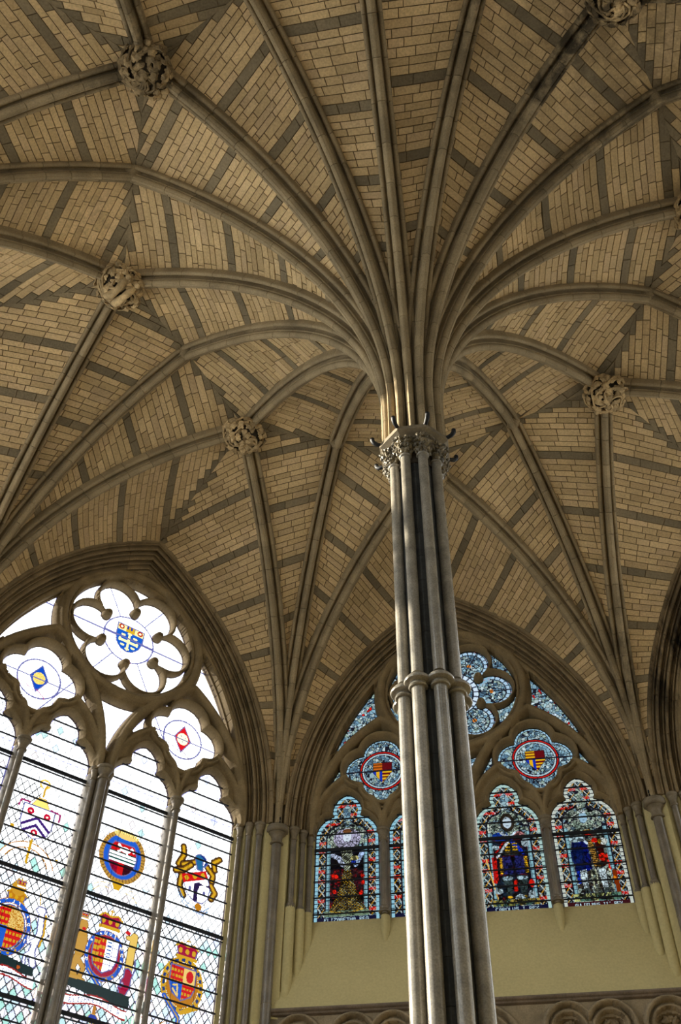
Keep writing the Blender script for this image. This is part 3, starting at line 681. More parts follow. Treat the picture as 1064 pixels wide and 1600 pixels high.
def roundel(cv, cx, cz, r, rs, fig):
    m = cv.ell(cx, cz, r, r); cv.patch(m, None, 40, PB, rs, BLK, .008)
    for a, b_, c in ((1, .93, RED), (.93, .88, BLK), (.88, .82, tcol(180, 200, 205)), (.82, .79, BLK)): cv.fill(cv.ell(cx, cz, r*a, r*a) & ~cv.ell(cx, cz, r*b_, r*b_), c)
    w_ = r*.42; sh = cv.poly([(cx-w_, cz+w_), (cx+w_, cz+w_), (cx+w_, cz-.1*r), (cx, cz-w_*1.5), (cx-w_, cz-.1*r)])
    A_ = cv.X < cx; B_ = cv.Z > cz
    cv.fill(sh, DRED); cv.fill(sh & A_ & B_, tcol(120, 60, 20)); cv.fill(sh & A_ & B_ & (np.mod(cv.Z*14, 1) < .45), GOLD if fig else tcol(200, 100, 30)); cv.fill(sh & ~A_ & ~B_ & (np.mod(cv.Z*13, 1) < .5), GOLD)
    cv.fill(sh & A_ & ~B_, BLUE); cv.fill(sh & A_ & ~B_ & (np.abs(cv.X-cx+w_*.5) < .035), GOLD); cv.edge(sh, BLK)
# ---- tracery glass
def tracery_glass(kind, root, res=.0125):
    cv = Cv(-3., 3., 12.4, 17.5, res); f = fields(cv.X, cv.Z, 0.); rs = np.random.RandomState(11)
    q = np.minimum(f['qs'][0], f['qs'][1]); hx = f['hx']; sp, ez, ey = f['sp'], f['ez'], f['ey']
    near = np.minimum.reduce([q, hx, sp, ez, ey]); mask = near < .012
    ids = np.zeros(cv.X.shape, int); ang = np.arctan2(cv.Z-15.72, cv.X)
    ids[hx < .012] = 1; rr = f['ring']
    lob = (hx < .012) & (rr > .60); ids[lob] = 10+np.mod(np.round(ang[lob]/(pi/3)), 6).astype(int)
    for s, k in ((0, 20), (1, 30)):
        qq = f['qs'][s] < .012; xc = (-1.57, 1.57)[s]; ids[qq] = k; d = np.hypot(cv.X-xc, cv.Z-13.9); a = np.arctan2(cv.Z-13.9, cv.X-xc)
        l_ = qq & (d > .44); ids[l_] = k+1+np.mod(np.round(a[l_]/(pi/2)), 4).astype(int)
    m_ = (ey < .012); ids[m_] = 40+np.mod(np.floor(ang[m_]/(pi/3)), 6).astype(int)
    m_ = (sp < .012); ids[m_] = 50+(cv.X[m_] > 0)*1+((cv.Z[m_] < 14.6) & (np.abs(cv.X[m_]) < .9))*2
    m_ = ((sp < .012) & (np.abs(cv.X) < .9) & (cv.Z < 14.6)); ids[m_] = 54
    m_ = ez < .012; ids[m_] = 60+np.floor((cv.X[m_]+3)/.5).astype(int)*2+(cv.Z[m_] > 13.8)
    if kind == 'figure':
        cv.patch(sp < .05, None, 900, PB+PB+[RED, WHT, PB[0]], rs, BLK, .008); cv.patch(np.minimum(ey, ez) < .05, None, 900, PB, rs, BLK, .008)
        for a in range(6):
            c, s = cos(a*pi/3), sin(a*pi/3); cx, cz = .86*c, 15.72+.86*s; m = (hx < .03) & (np.hypot(cv.X-cx, cv.Z-cz) < .60) & (rr > .6)
            cv.patch(m, None, 60, PB, rs, BLK, .008)
            d = np.hypot(cv.X-cx, cv.Z-cz); an_ = np.arctan2(cv.Z-cz, cv.X-cx)
            cv.fill(m & (d < .40) & (d > .33), tcol(165, 195, 215)); cv.mulc(m & (d < .4) & (d > .33) & (np.mod(an_*3.2, 1) < .2), (.1, .1, .1)); cv.fill(m & (np.abs(d-.32) < .012), BLK)
            cv.fill(m & (d > .405), tcol(130, 170, 190)); cv.fill(m & (np.abs(d-.41) < .01), BLK)
            cv.fill(m & (np.abs(d-.17-.06*np.cos(an_*4)) < .011), BLK); cv.fill(m & (d < .045), tcol(215, 120, 30)); cv.fill(m & (d > .405) & (rs.rand(*d.shape) < .06), RED)
            cv.fill(m & (np.abs(-(cv.X)*s+(cv.Z-15.72)*c) < .012), BLK)
        m = (rr < .60); cv.patch(m, None, 70, PB, rs, BLK, .008); cv.fill(m & (rr > .47) & (rr < .57), WHT); cv.mulc(m & (rr > .47) & (rr < .57) & (np.mod(ang*4, 1) < .3), (.12, .12, .16)); cv.fill(m & ((np.abs(rr-.59) < .014) | (np.abs(rr-.46) < .014)), BLK)
        cv.fill(m & (rr < .3), tcol(22, 32, 45)); cv.fill(m & (rr < .27) & (np.mod(cv.Z*7, 1) < .4), GOLD); cv.fill(m & (rr < .27) & (cv.X > 0) & (cv.Z > 15.72), BLUE)
        for s, xc in enumerate((-1.57, 1.57)):
            m = f['qs'][s] < .03; cv.patch(m, None, 130, PB, rs, BLK, .008); d = np.hypot(cv.X-xc, cv.Z-13.9)
            cv.fill(m & (f['qs'][s] > -.05), tcol(150, 190, 210)); cv.mulc(m & (f['qs'][s] > -.05) & (np.mod(np.arctan2(cv.Z-13.9, cv.X-xc)*9, 1) < .2), (.05, .05, .05)); cv.fill(m & (np.abs(f['qs'][s]+.055) < .008), BLK)
            roundel(cv, xc, 13.9, .47, rs, s); cv.fill(m & (np.abs(cv.Z-13.9) < .018), BLK); cv.fill(m & (np.abs(d-.47) < .012), BLK)
    else:
        cl = tcol(255, 255, 255, 7.0*.95); cv.C[:] = .97
        noise = rs.rand(*cv.X.shape); cv.C[noise < .05] = (.55, .58, .62)
        G1 = (np.abs(np.mod((cv.X+cv.Z*.75)*9, 1)-.5) < .06) | (np.abs(np.mod((cv.X-cv.Z*.75)*9, 1)-.5) < .06)
        cv.C = np.minimum(cv.C, .19); cv.mulc(G1 & (noise < .6), (.45, .47, .55))
        LEAD = (.012, .012, .03)
        cv.fill((np.abs(rr-.57) < .016), LEAD)
        for a in range(3):
            c, s = cos(a*pi/3), sin(a*pi/3); cv.fill((np.abs(-cv.X*s+(cv.Z-15.72)*c) < (.018 if a == 0 else .012)) & ((rr > .56) | (a == 0)), LEAD)
        X, Z = cv.X, cv.Z-15.74
        sh = cv.poly([(-.31, 16.08), (.33, 16.08), (.32, 15.75), (.26, 15.56), (.12, 15.42), (.0, 15.38), (-.14, 15.42), (-.27, 15.56), (-.31, 15.75)])
        cv.fill(sh, tcol(25, 90, 190, 1.1)); ch = sh & (cv.Z > 15.90); cv.fill(ch, tcol(240, 225, 150, 1.3)); cv.fill(ch & (np.abs(X) < .1), tcol(225, 175, 40)); cv.fill(ch & (np.abs(X) < .1) & (np.mod(X*12, 1) < .4) & (Z > .24), BLUE)
        for sx_ in (-.21, .22): cv.fill(cv.ell(sx_, 15.99, .065, .065), tcol(190, 50, 30)); cv.fill(cv.ell(sx_, 15.99, .03, .03), tcol(245, 225, 170, 2))
        gl = tcol(250, 230, 150, 1.6); cr = cv.line([(0, 15.87), (0, 15.46)], .06) | cv.line([(-.2, 15.66), (.2, 15.66)], .06) | cv.ell(0, 15.87, .05, .03) | cv.ell(-.2, 15.66, .03, .05) | cv.ell(.2, 15.66, .03, .05) | cv.ell(0, 15.47, .05, .03)
        for dx_, dz_ in ((-.14, .14), (.14, .14), (-.12, -.12), (.12, -.12)): cr |= cv.ell(dx_, 15.66+dz_, .05, .028)
        cv.fill(cr & sh, gl); cv.edge(sh, LEAD, 2)
        cv.fill(cv.line([(-.4, 15.45), (-.2, 15.36), (0, 15.30), (.2, 15.3), (.1, 15.2), (.16, 15.13)], .012) | cv.line([(-.42, 15.38), (-.2, 15.29), (0, 15.24)], .01), tcol(190, 60, 110))
        cv.fill((np.abs(Z) < .017) & (rr < .57), LEAD)
        for s, xc in enumerate((-1.57, 1.57)):
            qf = f['qs'][s] < .03; d = np.hypot(cv.X-xc, cv.Z-13.9); cv.fill(qf & (np.abs(d-.43) < .016), LEAD)
            lz = (np.abs(cv.X-xc)/.2+np.abs(cv.Z-13.91)/.33) < 1; cv.fill(lz, tcol(20, 75, 185, 1.1) if s == 0 else tcol(215, 25, 35, 1.2)); cv.fill(cv.ell(xc, 13.91, .125, .135), tcol(235, 205, 110, 1.4) if s == 0 else tcol(245, 240, 180, 1.8)); cv.edge(lz, LEAD, 2)
            if s: cv.fill(cv.ell(xc-.04, 13.97, .015, .015) | cv.ell(xc+.05, 13.95, .015, .015) | cv.ell(xc, 13.85, .015, .015), LEAD)
            else: cv.mulc(cv.ell(xc, 13.9, .12, .13) & (rs.rand(*cv.X.shape) < .3), (.8, .7, .5))
            cv.fill(qf & (np.abs(cv.Z-13.9) < .016), LEAD)
            cc = tcol(190, 60, 120) if s == 0 else tcol(90, 50, 110)
            cv.fill(qf & (cv.line([(xc-.38, 13.72), (xc-.2, 13.68), (xc-.02, 13.6)], .013) | cv.line([(xc+.0, 13.66), (xc+.16, 13.56), (xc+.2, 13.5)], .016) | cv.line([(xc-.4, 13.66), (xc-.25, 13.62)], .011)), cc)
    if kind != 'figure': cv.C = np.minimum(cv.C, .19)
    cv.fill(near > -.01, (.03, .03, .07) if kind != 'figure' else BLK)
    panes_from(cv, mask, ids, root)
# ---- heraldic lights
LEAD = (.012, .012, .03)
def her_light(i):
    rs = np.random.RandomState(70+i); xc = XC4[i]; zb = 6.0; cv = Cv(xc-.66, xc+.66, zb, 13.46, .0115); X, Z = cv.X-xc, cv.Z; o = op_light(cv.X, cv.Z, xc, zb)
    # diamond quarries, some tinted; low ones dulled, a dimmer outdoors put into the glass
    a = (X*1.0)/.135+Z/.20; b = (X*1.0)/.135-Z/.20; ia, ib = np.floor(a).astype(int), np.floor(b).astype(int)
    hsh = np.mod(np.sin(ia*12.9898+ib*78.233+i*3)*43758.5453, 1); tint = np.array([[.97, .97, .97]])*np.ones(X.shape+(1,))
    low = np.clip((9.7-Z)/1.5, 0, 1)*(1 if i < 2 else .8)
    tin = np.array([(.055, .08, .08), (.08, .085, .11), (.045, .08, .07), (.11, .105, .12), (.095, .085, .085), (.075, .095, .11)])
    hs2 = np.mod(hsh*57.3, 1); pick = tin[(hsh*6).astype(int)%6]
    t_ = (hs2 < np.where(Z < 10.6, .10+.8*low, .03)); tint[t_] = pick[t_]
    g = hs2 > .8; tint[g & (Z < 10.3)] = (.10, .11, .12); tint[(hs2 > .8) & (Z < 8.8)] = (.10, .11, .12)
    cv.C = np.minimum(tint, .19); nz = rs.rand(*X.shape); cv.C[nz < .05] *= .5
    lead = (np.abs(a-np.round(a)) < .075) | (np.abs(b-np.round(b)) < .075)
    st = np.where(Z < 10.2, .03, np.where(Z < 11.5, .25, .42))  # leads painted fainter higher up, as if washed out by glare
    if i == 0: st = np.where(Z < 11.8, .03, .3)
    if i == 1: st = np.where(Z < 11.2+.6*(X < -.1), .03, .35)
    cv.C[lead] *= np.repeat(st[lead][:, None], 3, 1)
    for zz in ZB_THICK: pass
    gold = tcol(225, 170, 35, 1.05); gold2 = tcol(205, 130, 25); red = tcol(215, 25, 30, 1.1); crim = tcol(170, 15, 60, 1.05); blue = tcol(35, 95, 205, 1.1); nav = tcol(25, 45, 130); wht = (.55, .55, .56); cream = tcol(235, 225, 190, 2.2); grn = tcol(20, 45, 45); pale = tcol(230, 195, 110, 1.3)
    E = lambda x, z, rx, rz: cv.ell(xc+x, z, rx, rz)
    P = lambda pts: cv.poly([(xc+p, q) for p, q in pts])
    Ln = lambda pts, w_: cv.line([(xc+p, q) for p, q in pts], w_)
    def crown(x, z, w_, col=red):
        m = P([(x-w_*.8, z), (x+w_*.8, z), (x+w_, z+w_*.8), (x+w_*.6, z+w_*1.15), (x, z+w_*.95), (x-w_*.6, z+w_*1.15), (x-w_, z+w_*.8)]); cv.fill(m, col); cv.edge(m, LEAD, 2)
        for k in (-.6, 0, .6): cv.fill(E(x+k*w_, z+w_*.5, w_*.17, w_*.22), gold)
        cv.fill(Ln([(x-w_, z+w_*.8), (x-w_*.6, z+w_*1.12), (x, z+w_*.92), (x+w_*.6, z+w_*1.12), (x+w_, z+w_*.8)], w_*.16), gold)
        cv.fill(Ln([(x-w_*.8, z), (x+w_*.8, z)], w_*.32), gold); cv.fill(Ln([(x-w_*.7, z-w_*.22), (x+w_*.7, z-w_*.22)], w_*.2), wht); cv.fill(Ln([(x, z+w_), (x, z+w_*1.5)], w_*.1) | Ln([(x-.03, z+w_*1.35), (x+.03, z+w_*1.35)], w_*.1), gold)
    def garter(x, z, rx, rz, wd=.085, txt=None):
        m = E(x, z, rx, rz) & ~E(x, z, rx-wd, rz-wd); cv.fill(m, blue); cv.edge(E(x, z, rx, rz), gold2); cv.edge(E(x, z, rx-wd+.012, rz-wd+.012), gold2)
        n = len(txt) if txt else 12
        if txt:
            for k, ch in enumerate(txt):
                an = radians(200-k*(220/(n-1))) if n > 1 else pi/2; px, pz = xc+x+(rx-wd/2)*cos(an), z+(rz-wd/2)*sin(an)
                if ch == ' ': cv.fill(cv.ell(px, pz, .016, .016), cream)
                else: cv.text(ch, px-.022, pz-.028, .057, cream)
            for k in range(5):
                an = radians(230+k*20); cv.fill(cv.ell(xc+x+(rx-wd/2)*cos(an), z+(rz-wd/2)*sin(an), .02, .02), gold)
    def lions(m, sc=9.):
        cv.fill(m, red); q = np.mod(Z*sc, 1); cv.fill(m & (q > .35) & (q < .85) & (np.mod(X*17+np.floor(Z*sc)*.5, 1) < .68), gold)
    def scroll(x, z, hw, txt, z2=None):
        zz = lambda px: z+.05*np.cos((px-x)/hw*pi)*1.0
        m = (np.abs(X-x) < hw) & (np.abs(Z-zz(X)) < .065); cv.fill(m, (.5, .5, .5)); e = (np.abs(X-x) < hw) & (np.abs(np.abs(Z-zz(X))-.065) < .013); cv.fill(e, tcol(180, 40, 35)); 
        h = min(.075, 2*hw*.92/len(txt)*7/6); wd = len(txt)*6*h/7; cv.text(txt, xc+x-wd/2, z-h/2, h, LEAD, lambda px, pz: (px, pz+.05*cos((px-xc-x)/hw*pi)))
    def shield(x, z, w_, h_): return P([(x-w_, z+h_*.5), (x+w_, z+h_*.5), (x+w_, z-h_*.05), (x+w_*.75, z-h_*.32), (x, z-h_*.5), (x-w_*.75, z-h_*.32), (x-w_, z-h_*.05)])
    if i == 3:   # tilted shield with helm and mantling; garter arms below
        for s, P_ in ((-1, [(-.42, 11.30), (-.33, 11.5), (-.36, 11.66)]), (-1, [(-.33, 11.32), (-.15, 11.4), (.0, 11.5)]), (-1, [(-.46, 11.16), (-.30, 11.22), (-.16, 11.36)]), (1, [(.34, 11.42), (.30, 11.56), (.42, 11.66)]), (1, [(.18, 11.42), (.32, 11.30), (.30, 11.15)]), (1, [(.3, 11.1), (.40, 10.98), (.33, 10.85)]), (-1, [(-.33, 11.1), (-.34, 10.9), (-.24, 10.75)])):
            m = Ln(P_, .135); cv.fill(m, tcol(120, 80, 25)); cv.fill(Ln(P_, .05), gold); cv.edge(m, tcol(60, 35, 25), 2)
        m = E(0, 11.53, .10, .10) | Ln([(.08, 11.60), (.16, 11.50), (.12, 11.42)], .06) | P([(-.09, 11.48), (.09, 11.48), (.1, 11.3), (-.03, 11.3)]); cv.fill(m, tcol(40, 110, 160)); cv.edge(m, LEAD, 2); cv.fill(Ln([(.02, 11.62), (.13, 11.55), (.14, 11.46)], .03), nav)
        t = radians(24); rx_ = lambda u, v: (.02+u*cos(t)-v*sin(t), 11.0+u*sin(t)+v*cos(t))
        sh = P([rx_(*q) for q in ((-.27, .26), (.27, .26), (.27, -.08), (.16, -.26), (0, -.34), (-.16, -.26), (-.27, -.08))]); cv.fill(sh, (.75, .75, .75)); cv.edge(sh, LEAD, 2)
        m = P([rx_(*q) for q in ((-.27, .26), (.27, .26), (.27, .10), (-.27, .10))]); cv.fill(m, red); 
        for k in (-.18, 0, .18): p = rx_(k, .18); cv.fill(E(p[0], p[1], .035, .05) | E(p[0], p[1], .05, .03), gold)
        m = P([rx_(*q) for q in ((-.15, -.24), (-.04, .06), (.05, .07), (.27, -.10), (.27, -.02), (.06, .0))]) | P([rx_(*q) for q in ((-.17, -.25), (-.09, -.27), (.02, -.02), (-.05, .07))]); cv.fill(m & sh, tcol(45, 30, 75))
        for q in ((-.17, -.02), (.1, -.15)): p = rx_(*q); cv.fill(E(p[0], p[1], .03, .05), LEAD)
        for off in (0, .07): cv.fill(Ln([(-.36, 10.80+off), (-.22, 10.60+off), (.0, 10.52+off), (.2, 10.5+off), (.3, 10.6+off)], .014), tcol(90, 140, 190, 1.3))
        cv.fill(E(.09, 10.62, .07, .07), gold2)
        crown(-.01, 9.66, .22, crim); garter(-.03, 9.20, .40, .46, .085); gm = E(-.03, 9.2, .40, .46) & ~E(-.03, 9.2, .315, .375); cv.fill(gm, gold); an = np.arctan2(Z-9.2, X+.03); cv.fill(gm & E(-.03, 9.2, .382, .442) & ~E(-.03, 9.2, .333, .393) & (np.mod(an*3.2, 1) < .55), tcol(20, 60, 130)); cv.edge(E(-.03, 9.2, .31, .37), LEAD)
        cv.edge(E(-.03, 9.2, .41, .47), gold)
        m = E(-.03, 9.20, .31, .37); cv.fill(m, gold2); sh = shield(-.03, 9.22, .26, .58); q1 = (X < -.03); q2 = (Z > 9.24)
        lions(sh & q1 & q2, 11); lions(sh & ~q1 & ~q2, 11); cv.fill(sh & ~q1 & q2, pale); cv.fill(sh & ~q1 & q2 & E(.10, 9.36, .07, .1), red); cv.fill(sh & q1 & ~q2, blue); cv.fill(sh & q1 & ~q2 & Ln([(-.2, 9.16), (-.12, 9.18), (-.1, 9.0), (-.2, 9.1)], .03), pale); cv.edge(sh, LEAD, 2)
        cv.fill(Ln([(-.34, 8.95), (-.03, 8.66), (-.03, 8.3)], .085), blue); cv.fill(Ln([(-.34, 8.95), (-.03, 8.66), (-.03, 8.3)], .02), gold); cv.fill(Ln([(.3, 8.9), (0.0, 8.75)], .07), gold)
        for off in (0, .06): cv.fill(Ln([(-.45, 8.35+off), (-.25, 8.5+off), (0, 8.52+off), (.2, 8.45+off), (.42, 8.25+off)], .014), gold2)
        crown(0, 7.7, .2); garter(0, 7.2, .38, .42)
    elif i == 2:
        x0 = -.07; cz = 11.04
        m = E(x0, cz, .45, .50); cv.fill(m, tcol(200, 150, 65)); an = np.arctan2(Z-cz, X-x0); cv.fill(m & (np.mod(an*7.2, 1) < .25), tcol(120, 85, 40)); cv.edge(m, gold2)
        cv.fill(E(x0, cz+.43, .26, .09) & (np.mod(X*26, 1) < .65), tcol(240, 220, 130, 1.5)); cv.edge(E(x0, cz, .37, .42), LEAD, 2); m = E(x0, cz, .36, .41); cv.fill(m, blue)
        cv.fill(E(x0, cz+.38, .2, .05), pale)
        sh = E(x0, cz, .28, .36) & (Z < cz+.26); cv.fill(sh, red); cv.fill(sh & (Z < cz+.08) & (Z > cz-.12) & (np.mod(Z*15+.2, 1) < .6), (.8, .8, .8)); cv.fill(sh & (Z < cz+.08) & (Z > cz-.12) & (np.mod(Z*15+.2, 1) >= .6), tcol(40, 90, 80)); cv.fill(sh & (Z < cz-.12) & (X > x0+.05), tcol(60, 15, 30)); cv.fill(sh & (Z < cz-.12) & (X < x0-.06), tcol(150, 12, 50))
        cv.fill(E(x0+.03, cz+.14, .10, .05) | Ln([(x0-.1, cz+.2), (x0-.04, cz+.14)], .05) | Ln([(x0+.1, cz+.12), (x0+.16, cz+.2), (x0+.2, cz+.14)], .035) | Ln([(x0-.06, cz+.1), (x0-.1, cz+.08)], .03) | Ln([(x0+.07, cz+.1), (x0+.08, cz+.06)], .03), (.9, .9, .9)); cv.edge(sh, LEAD, 2)
        m = P([(x0-.13, cz-.46), (x0+.13, cz-.46), (x0+.05, cz-.62), (x0-.05, cz-.62)]); cv.fill(m, gold); 
        for k in (-1, 1): cv.fill(Ln([(x0+k*.15, cz-.55), (x0+k*.3, cz-.56), (x0+k*.42, cz-.64)], .012) | Ln([(x0+k*.15, cz-.63), (x0+k*.3, cz-.64), (x0+k*.42, cz-.74)], .012), tcol(190, 160, 90, 2))
        crown(-.06, 9.74, .21, crim)
        # lion
        m = Ln([(-.52, 9.55), (-.50, 9.2), (-.57, 8.95), (-.50, 8.8)], .13) | E(-.50, 9.36, .11, .26) | E(-.52, 9.66, .09, .10) | Ln([(-.48, 9.3), (-.34, 9.35), (-.3, 9.2)], .07) | Ln([(-.5, 9.1), (-.38, 8.98), (-.42, 8.8), (-.34, 8.78)], .09) | Ln([(-.57, 8.8), (-.47, 8.77)], .06)
        cv.fill(m, tcol(215, 160, 70)); cv.edge(m, tcol(90, 55, 20)); crown(-.53, 9.78, .08, red); cv.fill(E(-.5, 9.6, .04, .02), red)
        # dragon
        m = Ln([(.42, 9.72), (.40, 9.35), (.40, 9.1)], .15) | E(.34, 9.68, .08, .05); cv.fill(m, tcol(235, 195, 95, 1.2)); cv.edge(m, tcol(90, 55, 20))
        m = Ln([(.40, 9.12), (.42, 8.92), (.36, 8.78)], .15) | Ln([(.33, 9.0), (.28, 8.86), (.34, 8.74)], .05) | Ln([(.45, 8.95), (.52, 9.2), (.5, 9.35)], .03); cv.fill(m, crim); cv.edge(m, LEAD, 2); cv.fill(E(.29, 9.76, .05, .03), red)
        garter(-.06, 9.27, .36, .42, .085, 'MAL Y QVI HONI'); m = E(-.06, 9.27, .275, .335); cv.fill(m, crim); sh = shield(-.06, 9.27, .24, .58); cv.fill(sh, gold); lions(sh & (X < -.06) & (X > -.18), 9); cv.fill(sh & (X < -.18) & (np.mod(Z*10, 1) < .35), red)
        cv.fill(sh & (X > -.06), (.75, .75, .76)); cv.fill(sh & (X > -.06) & ((np.abs(X-.06) < .008) | (np.mod(Z*7, 1) < .09)), LEAD); cv.fill(sh & (X > -.04) & (X < .04) & (np.mod(Z*16, 1) < .35) & (Z > 9.25), tcol(60, 110, 190)); cv.edge(sh, LEAD, 2)
        for P_ in ([(-.3, 9.0), (-.06, 8.78), (-.06, 8.55)],): cv.fill(Ln(P_, .085), blue); cv.fill(Ln(P_, .02), gold)
        m = P([(-.62, 8.78), (-.2, 8.80), (.1, 8.78), (.5, 8.76), (.52, 8.58), (.2, 8.54), (-.1, 8.60), (-.62, 8.66)]); cv.fill(m, grn)
        scroll(-.06, 8.50, .55, 'ELIZABETH II R'); cv.fill(Ln([(-.06, 8.44), (-.06, 8.3)], .06), gold2); cv.fill(E(-.06, 8.27, .09, .08), tcol(30, 60, 170)); cv.edge(E(-.06, 8.27, .09, .08), gold); crown(0, 7.5, .2)
    elif i == 1:
        x0 = -.06
        m = P([(x0-.07, 11.57), (x0+.07, 11.57), (x0+.2, 11.36), (x0-.18, 11.36)]); cv.fill(m, tcol(235, 210, 110, 1.5)); cv.edge(m, gold2); cv.fill(Ln([(x0, 11.6), (x0, 11.75), (x0+.03, 11.82)], .035), gold)
        a_ = [(x0-.02+.09*cos(t), 11.84+.08*sin(t)) for t in np.linspace(-.9, 4.3, 12)]; cv.fill(Ln(a_, .03), tcol(225, 190, 70, 1.4))
        sh = shield(x0, 11.08, .30, .62); cv.fill(sh, (.9, .9, .9)); cv.edge(sh, LEAD, 2)
        for dz_ in (0, -.14): cv.fill(sh & (np.abs(Z-(11.18+dz_)+np.abs(X-x0)*.75) < .033), tcol(70, 40, 120))
        for p in ((x0-.15, 11.27), (x0+.16, 11.25), (x0, 10.90)): cv.fill(E(*p, .065, .065), tcol(215, 20, 60)); cv.fill(E(*p, .02, .02), cream)
        cv.fill(Ln([(x0-.38, 11.30), (x0-.36, 11.42), (x0-.2, 11.42)], .03) | Ln([(x0+.2, 11.40), (x0+.38, 11.38), (x0+.38, 11.24)], .03), tcol(170, 50, 110))
        an = np.hypot((X-x0)/1.0, (Z-10.2)); m = (np.abs(an-.46) < .05) & (Z > 10.36); cv.fill(m, (.35, .37, .42)); cv.fill((np.abs(np.abs(an-.46)-.05) < .01) & (Z > 10.36), gold2); cv.fill(Ln([(x0, 10.76), (x0, 10.35)], .04), gold)
        cv.fill(E(-.45, 10.9, .035, .04) | E(.45, 10.55, .03, .03), gold)
        crown(x0, 9.66, .17, gold2); cv.fill(E(x0, 9.9, .12, .13), tcol(220, 160, 50)); crown(x0+.03, 9.95, .09, crim)
        garter(x0-.03, 9.25, .40, .46, .085, 'HONI SOIT QVI'); sh = E(x0-.03, 9.25, .30, .36); q1 = X < x0-.03; q2 = Z > 9.25; lions(sh & q1 & q2, 10); lions(sh & ~q1 & ~q2, 10); cv.fill(sh & ~q1 & q2, pale); cv.fill(sh & ~q1 & q2 & (nz < .4), gold2); cv.fill(sh & q1 & ~q2, blue); cv.edge(sh, LEAD, 2)
        m = Ln([(.42, 9.6), (.46, 9.3), (.40, 9.0), (.46, 8.8)], .12) | Ln([(.42, 9.2), (.3, 9.1), (.28, 9.25)], .06) | E(.40, 9.66, .09, .07) | Ln([(.42, 9.0), (.3, 8.9), (.32, 8.75)], .07); cv.fill(m, (.30, .29, .36)); cv.edge(m, LEAD, 2); cv.fill(Ln([(.5, 9.6), (.53, 9.3), (.5, 9.1)], .035), gold); cv.fill(Ln([(.36, 9.74), (.32, 9.92)], .02), gold)
        m = P([(-.6, 8.85), (0, 8.82), (.5, 8.75), (.5, 8.62), (.0, 8.62), (-.6, 8.70)]); cv.fill(m, grn); cv.fill(E(-.1, 8.78, .03, .03) | E(.25, 8.7, .03, .03), tcol(200, 90, 20))
        scroll(.05, 8.55, .5, 'DIEV ET MON DROIT'); crown(0, 7.5, .2)
    else:
        garter(0, 9.25, .4, .46); lions(E(0, 9.25, .3, .36), 10); crown(0, 9.75, .2); crown(0, 7.5, .2); sh = shield(0, 11.1, .3, .6); cv.fill(sh, blue); cv.edge(sh, LEAD, 2)
    for xx in (-.22, .22): cv.C[(np.abs(X-xx) < .007)] *= .35
    cv.C = np.minimum(cv.C, .19); cv.fill(o > -.016, (.02, .02, .06))
    lv = zlevels(zb); return cv, o < .012, np.digitize(Z, lv)
# ================================================================== windows and walls
def arch_orders():
    """three orders, each split into voussoirs; returns list of meshes in local coordinates (right side) and left side"""
    prof = []      # (o, R) polyline, room side
    base0, base1 = np.array([-.02, 9.2]), np.array([.47, 8.65]); d = base1-base0; n = np.array([-d[1], d[0]]); n = n/np.linalg.norm(n)
    if n[1] > 0: n = -n
    orders = []
    N = 17
    for k in range(4):
        pts = []
        for j in range(N+1):
            s = (k+j/N)/4; fr = j/N
            if fr < .12: bmp = -.035*sin(fr/.12*pi)
            elif fr < .52: bmp = .075*sqrt(max(0, 1-((fr-.32)/.20)**2))
            elif fr < .62: bmp = -.025
            elif fr < .82: bmp = .03*sqrt(max(0, 1-((fr-.72)/.10)**2))
            else: bmp = -.055*sin((fr-.82)/.18*pi)
            q = base0+d*s+n*bmp; pts.append((q[0], q[1]))
        # back side (buried)
        pts.append((pts[-1][0]+.04, pts[-1][1]+.16)); pts.append((pts[0][0]+.06, pts[0][1]+.16))
        orders.append(pts)
    hood = [(.45, 8.70), (.455, 8.64), (.475, 8.60), (.51, 8.60), (.53, 8.64), (.56, 8.72), (.56, 8.85), (.45, 8.85)]
    orders.append(hood)
    out = []
    for pts in orders:
        nv = 10; cuts = [0]+[min(.99, (i+RNG.uniform(-.12, .12))/nv) for i in range(1, nv)]+[1]
        for sg in (1, -1):
            for i in range(nv):
                f0, f1 = cuts[i]+(.0006 if i else 0), cuts[i+1]-(.0006 if i < nv-1 else 0); G = []
                for k in range(4):
                    f = f0+(f1-f0)*k/3; row = [archpt(o_, R_, f) for o_, R_ in pts]; G.append([(sg*max(x, 0), y, z) for x, y, z in row])
                b = MB(); b.sweep(G); m = b.data('voussoir', M_arch); autosmooth(m, 50); out.append(m)
    return out
ARCH = arch_orders()
def mullion_mesh(hw, zb, big):
    h = .34 if big else .25; pr = [(-hw, .14-.14), (-hw, -.0), (-hw, -.08), (-hw*.62, -.13)]
    if big:
        pr = [(-hw, .1), (-hw, -.06), (-hw+.03, -.10)]
        for a in range(180, 361, 30): pr.append((-.13+.05*cos(radians(a)), -.13+.05*sin(radians(a))))
        pr.append((-.075, -.16))
        for a in range(190, 271, 20): pr.append((.075*cos(radians(a)), -.25+.08*sin(radians(a))))
    else:
        pr = [(-hw, .1), (-hw, -.05), (-hw*.7, -.10), (-.05, -.13)]
        for a in range(190, 271, 20): pr.append((.058*cos(radians(a)), -.18+.065*sin(radians(a))))
    pr += [(-x, y) for x, y in pr[::-1] if x < -1e-4]
    b = MB(); b.sweep([[(x, 9.2+y, z) for x, y in pr] for z in (zb, 12.30)]); m = b.data('shaft', M_shaft); autosmooth(m, 40); return m
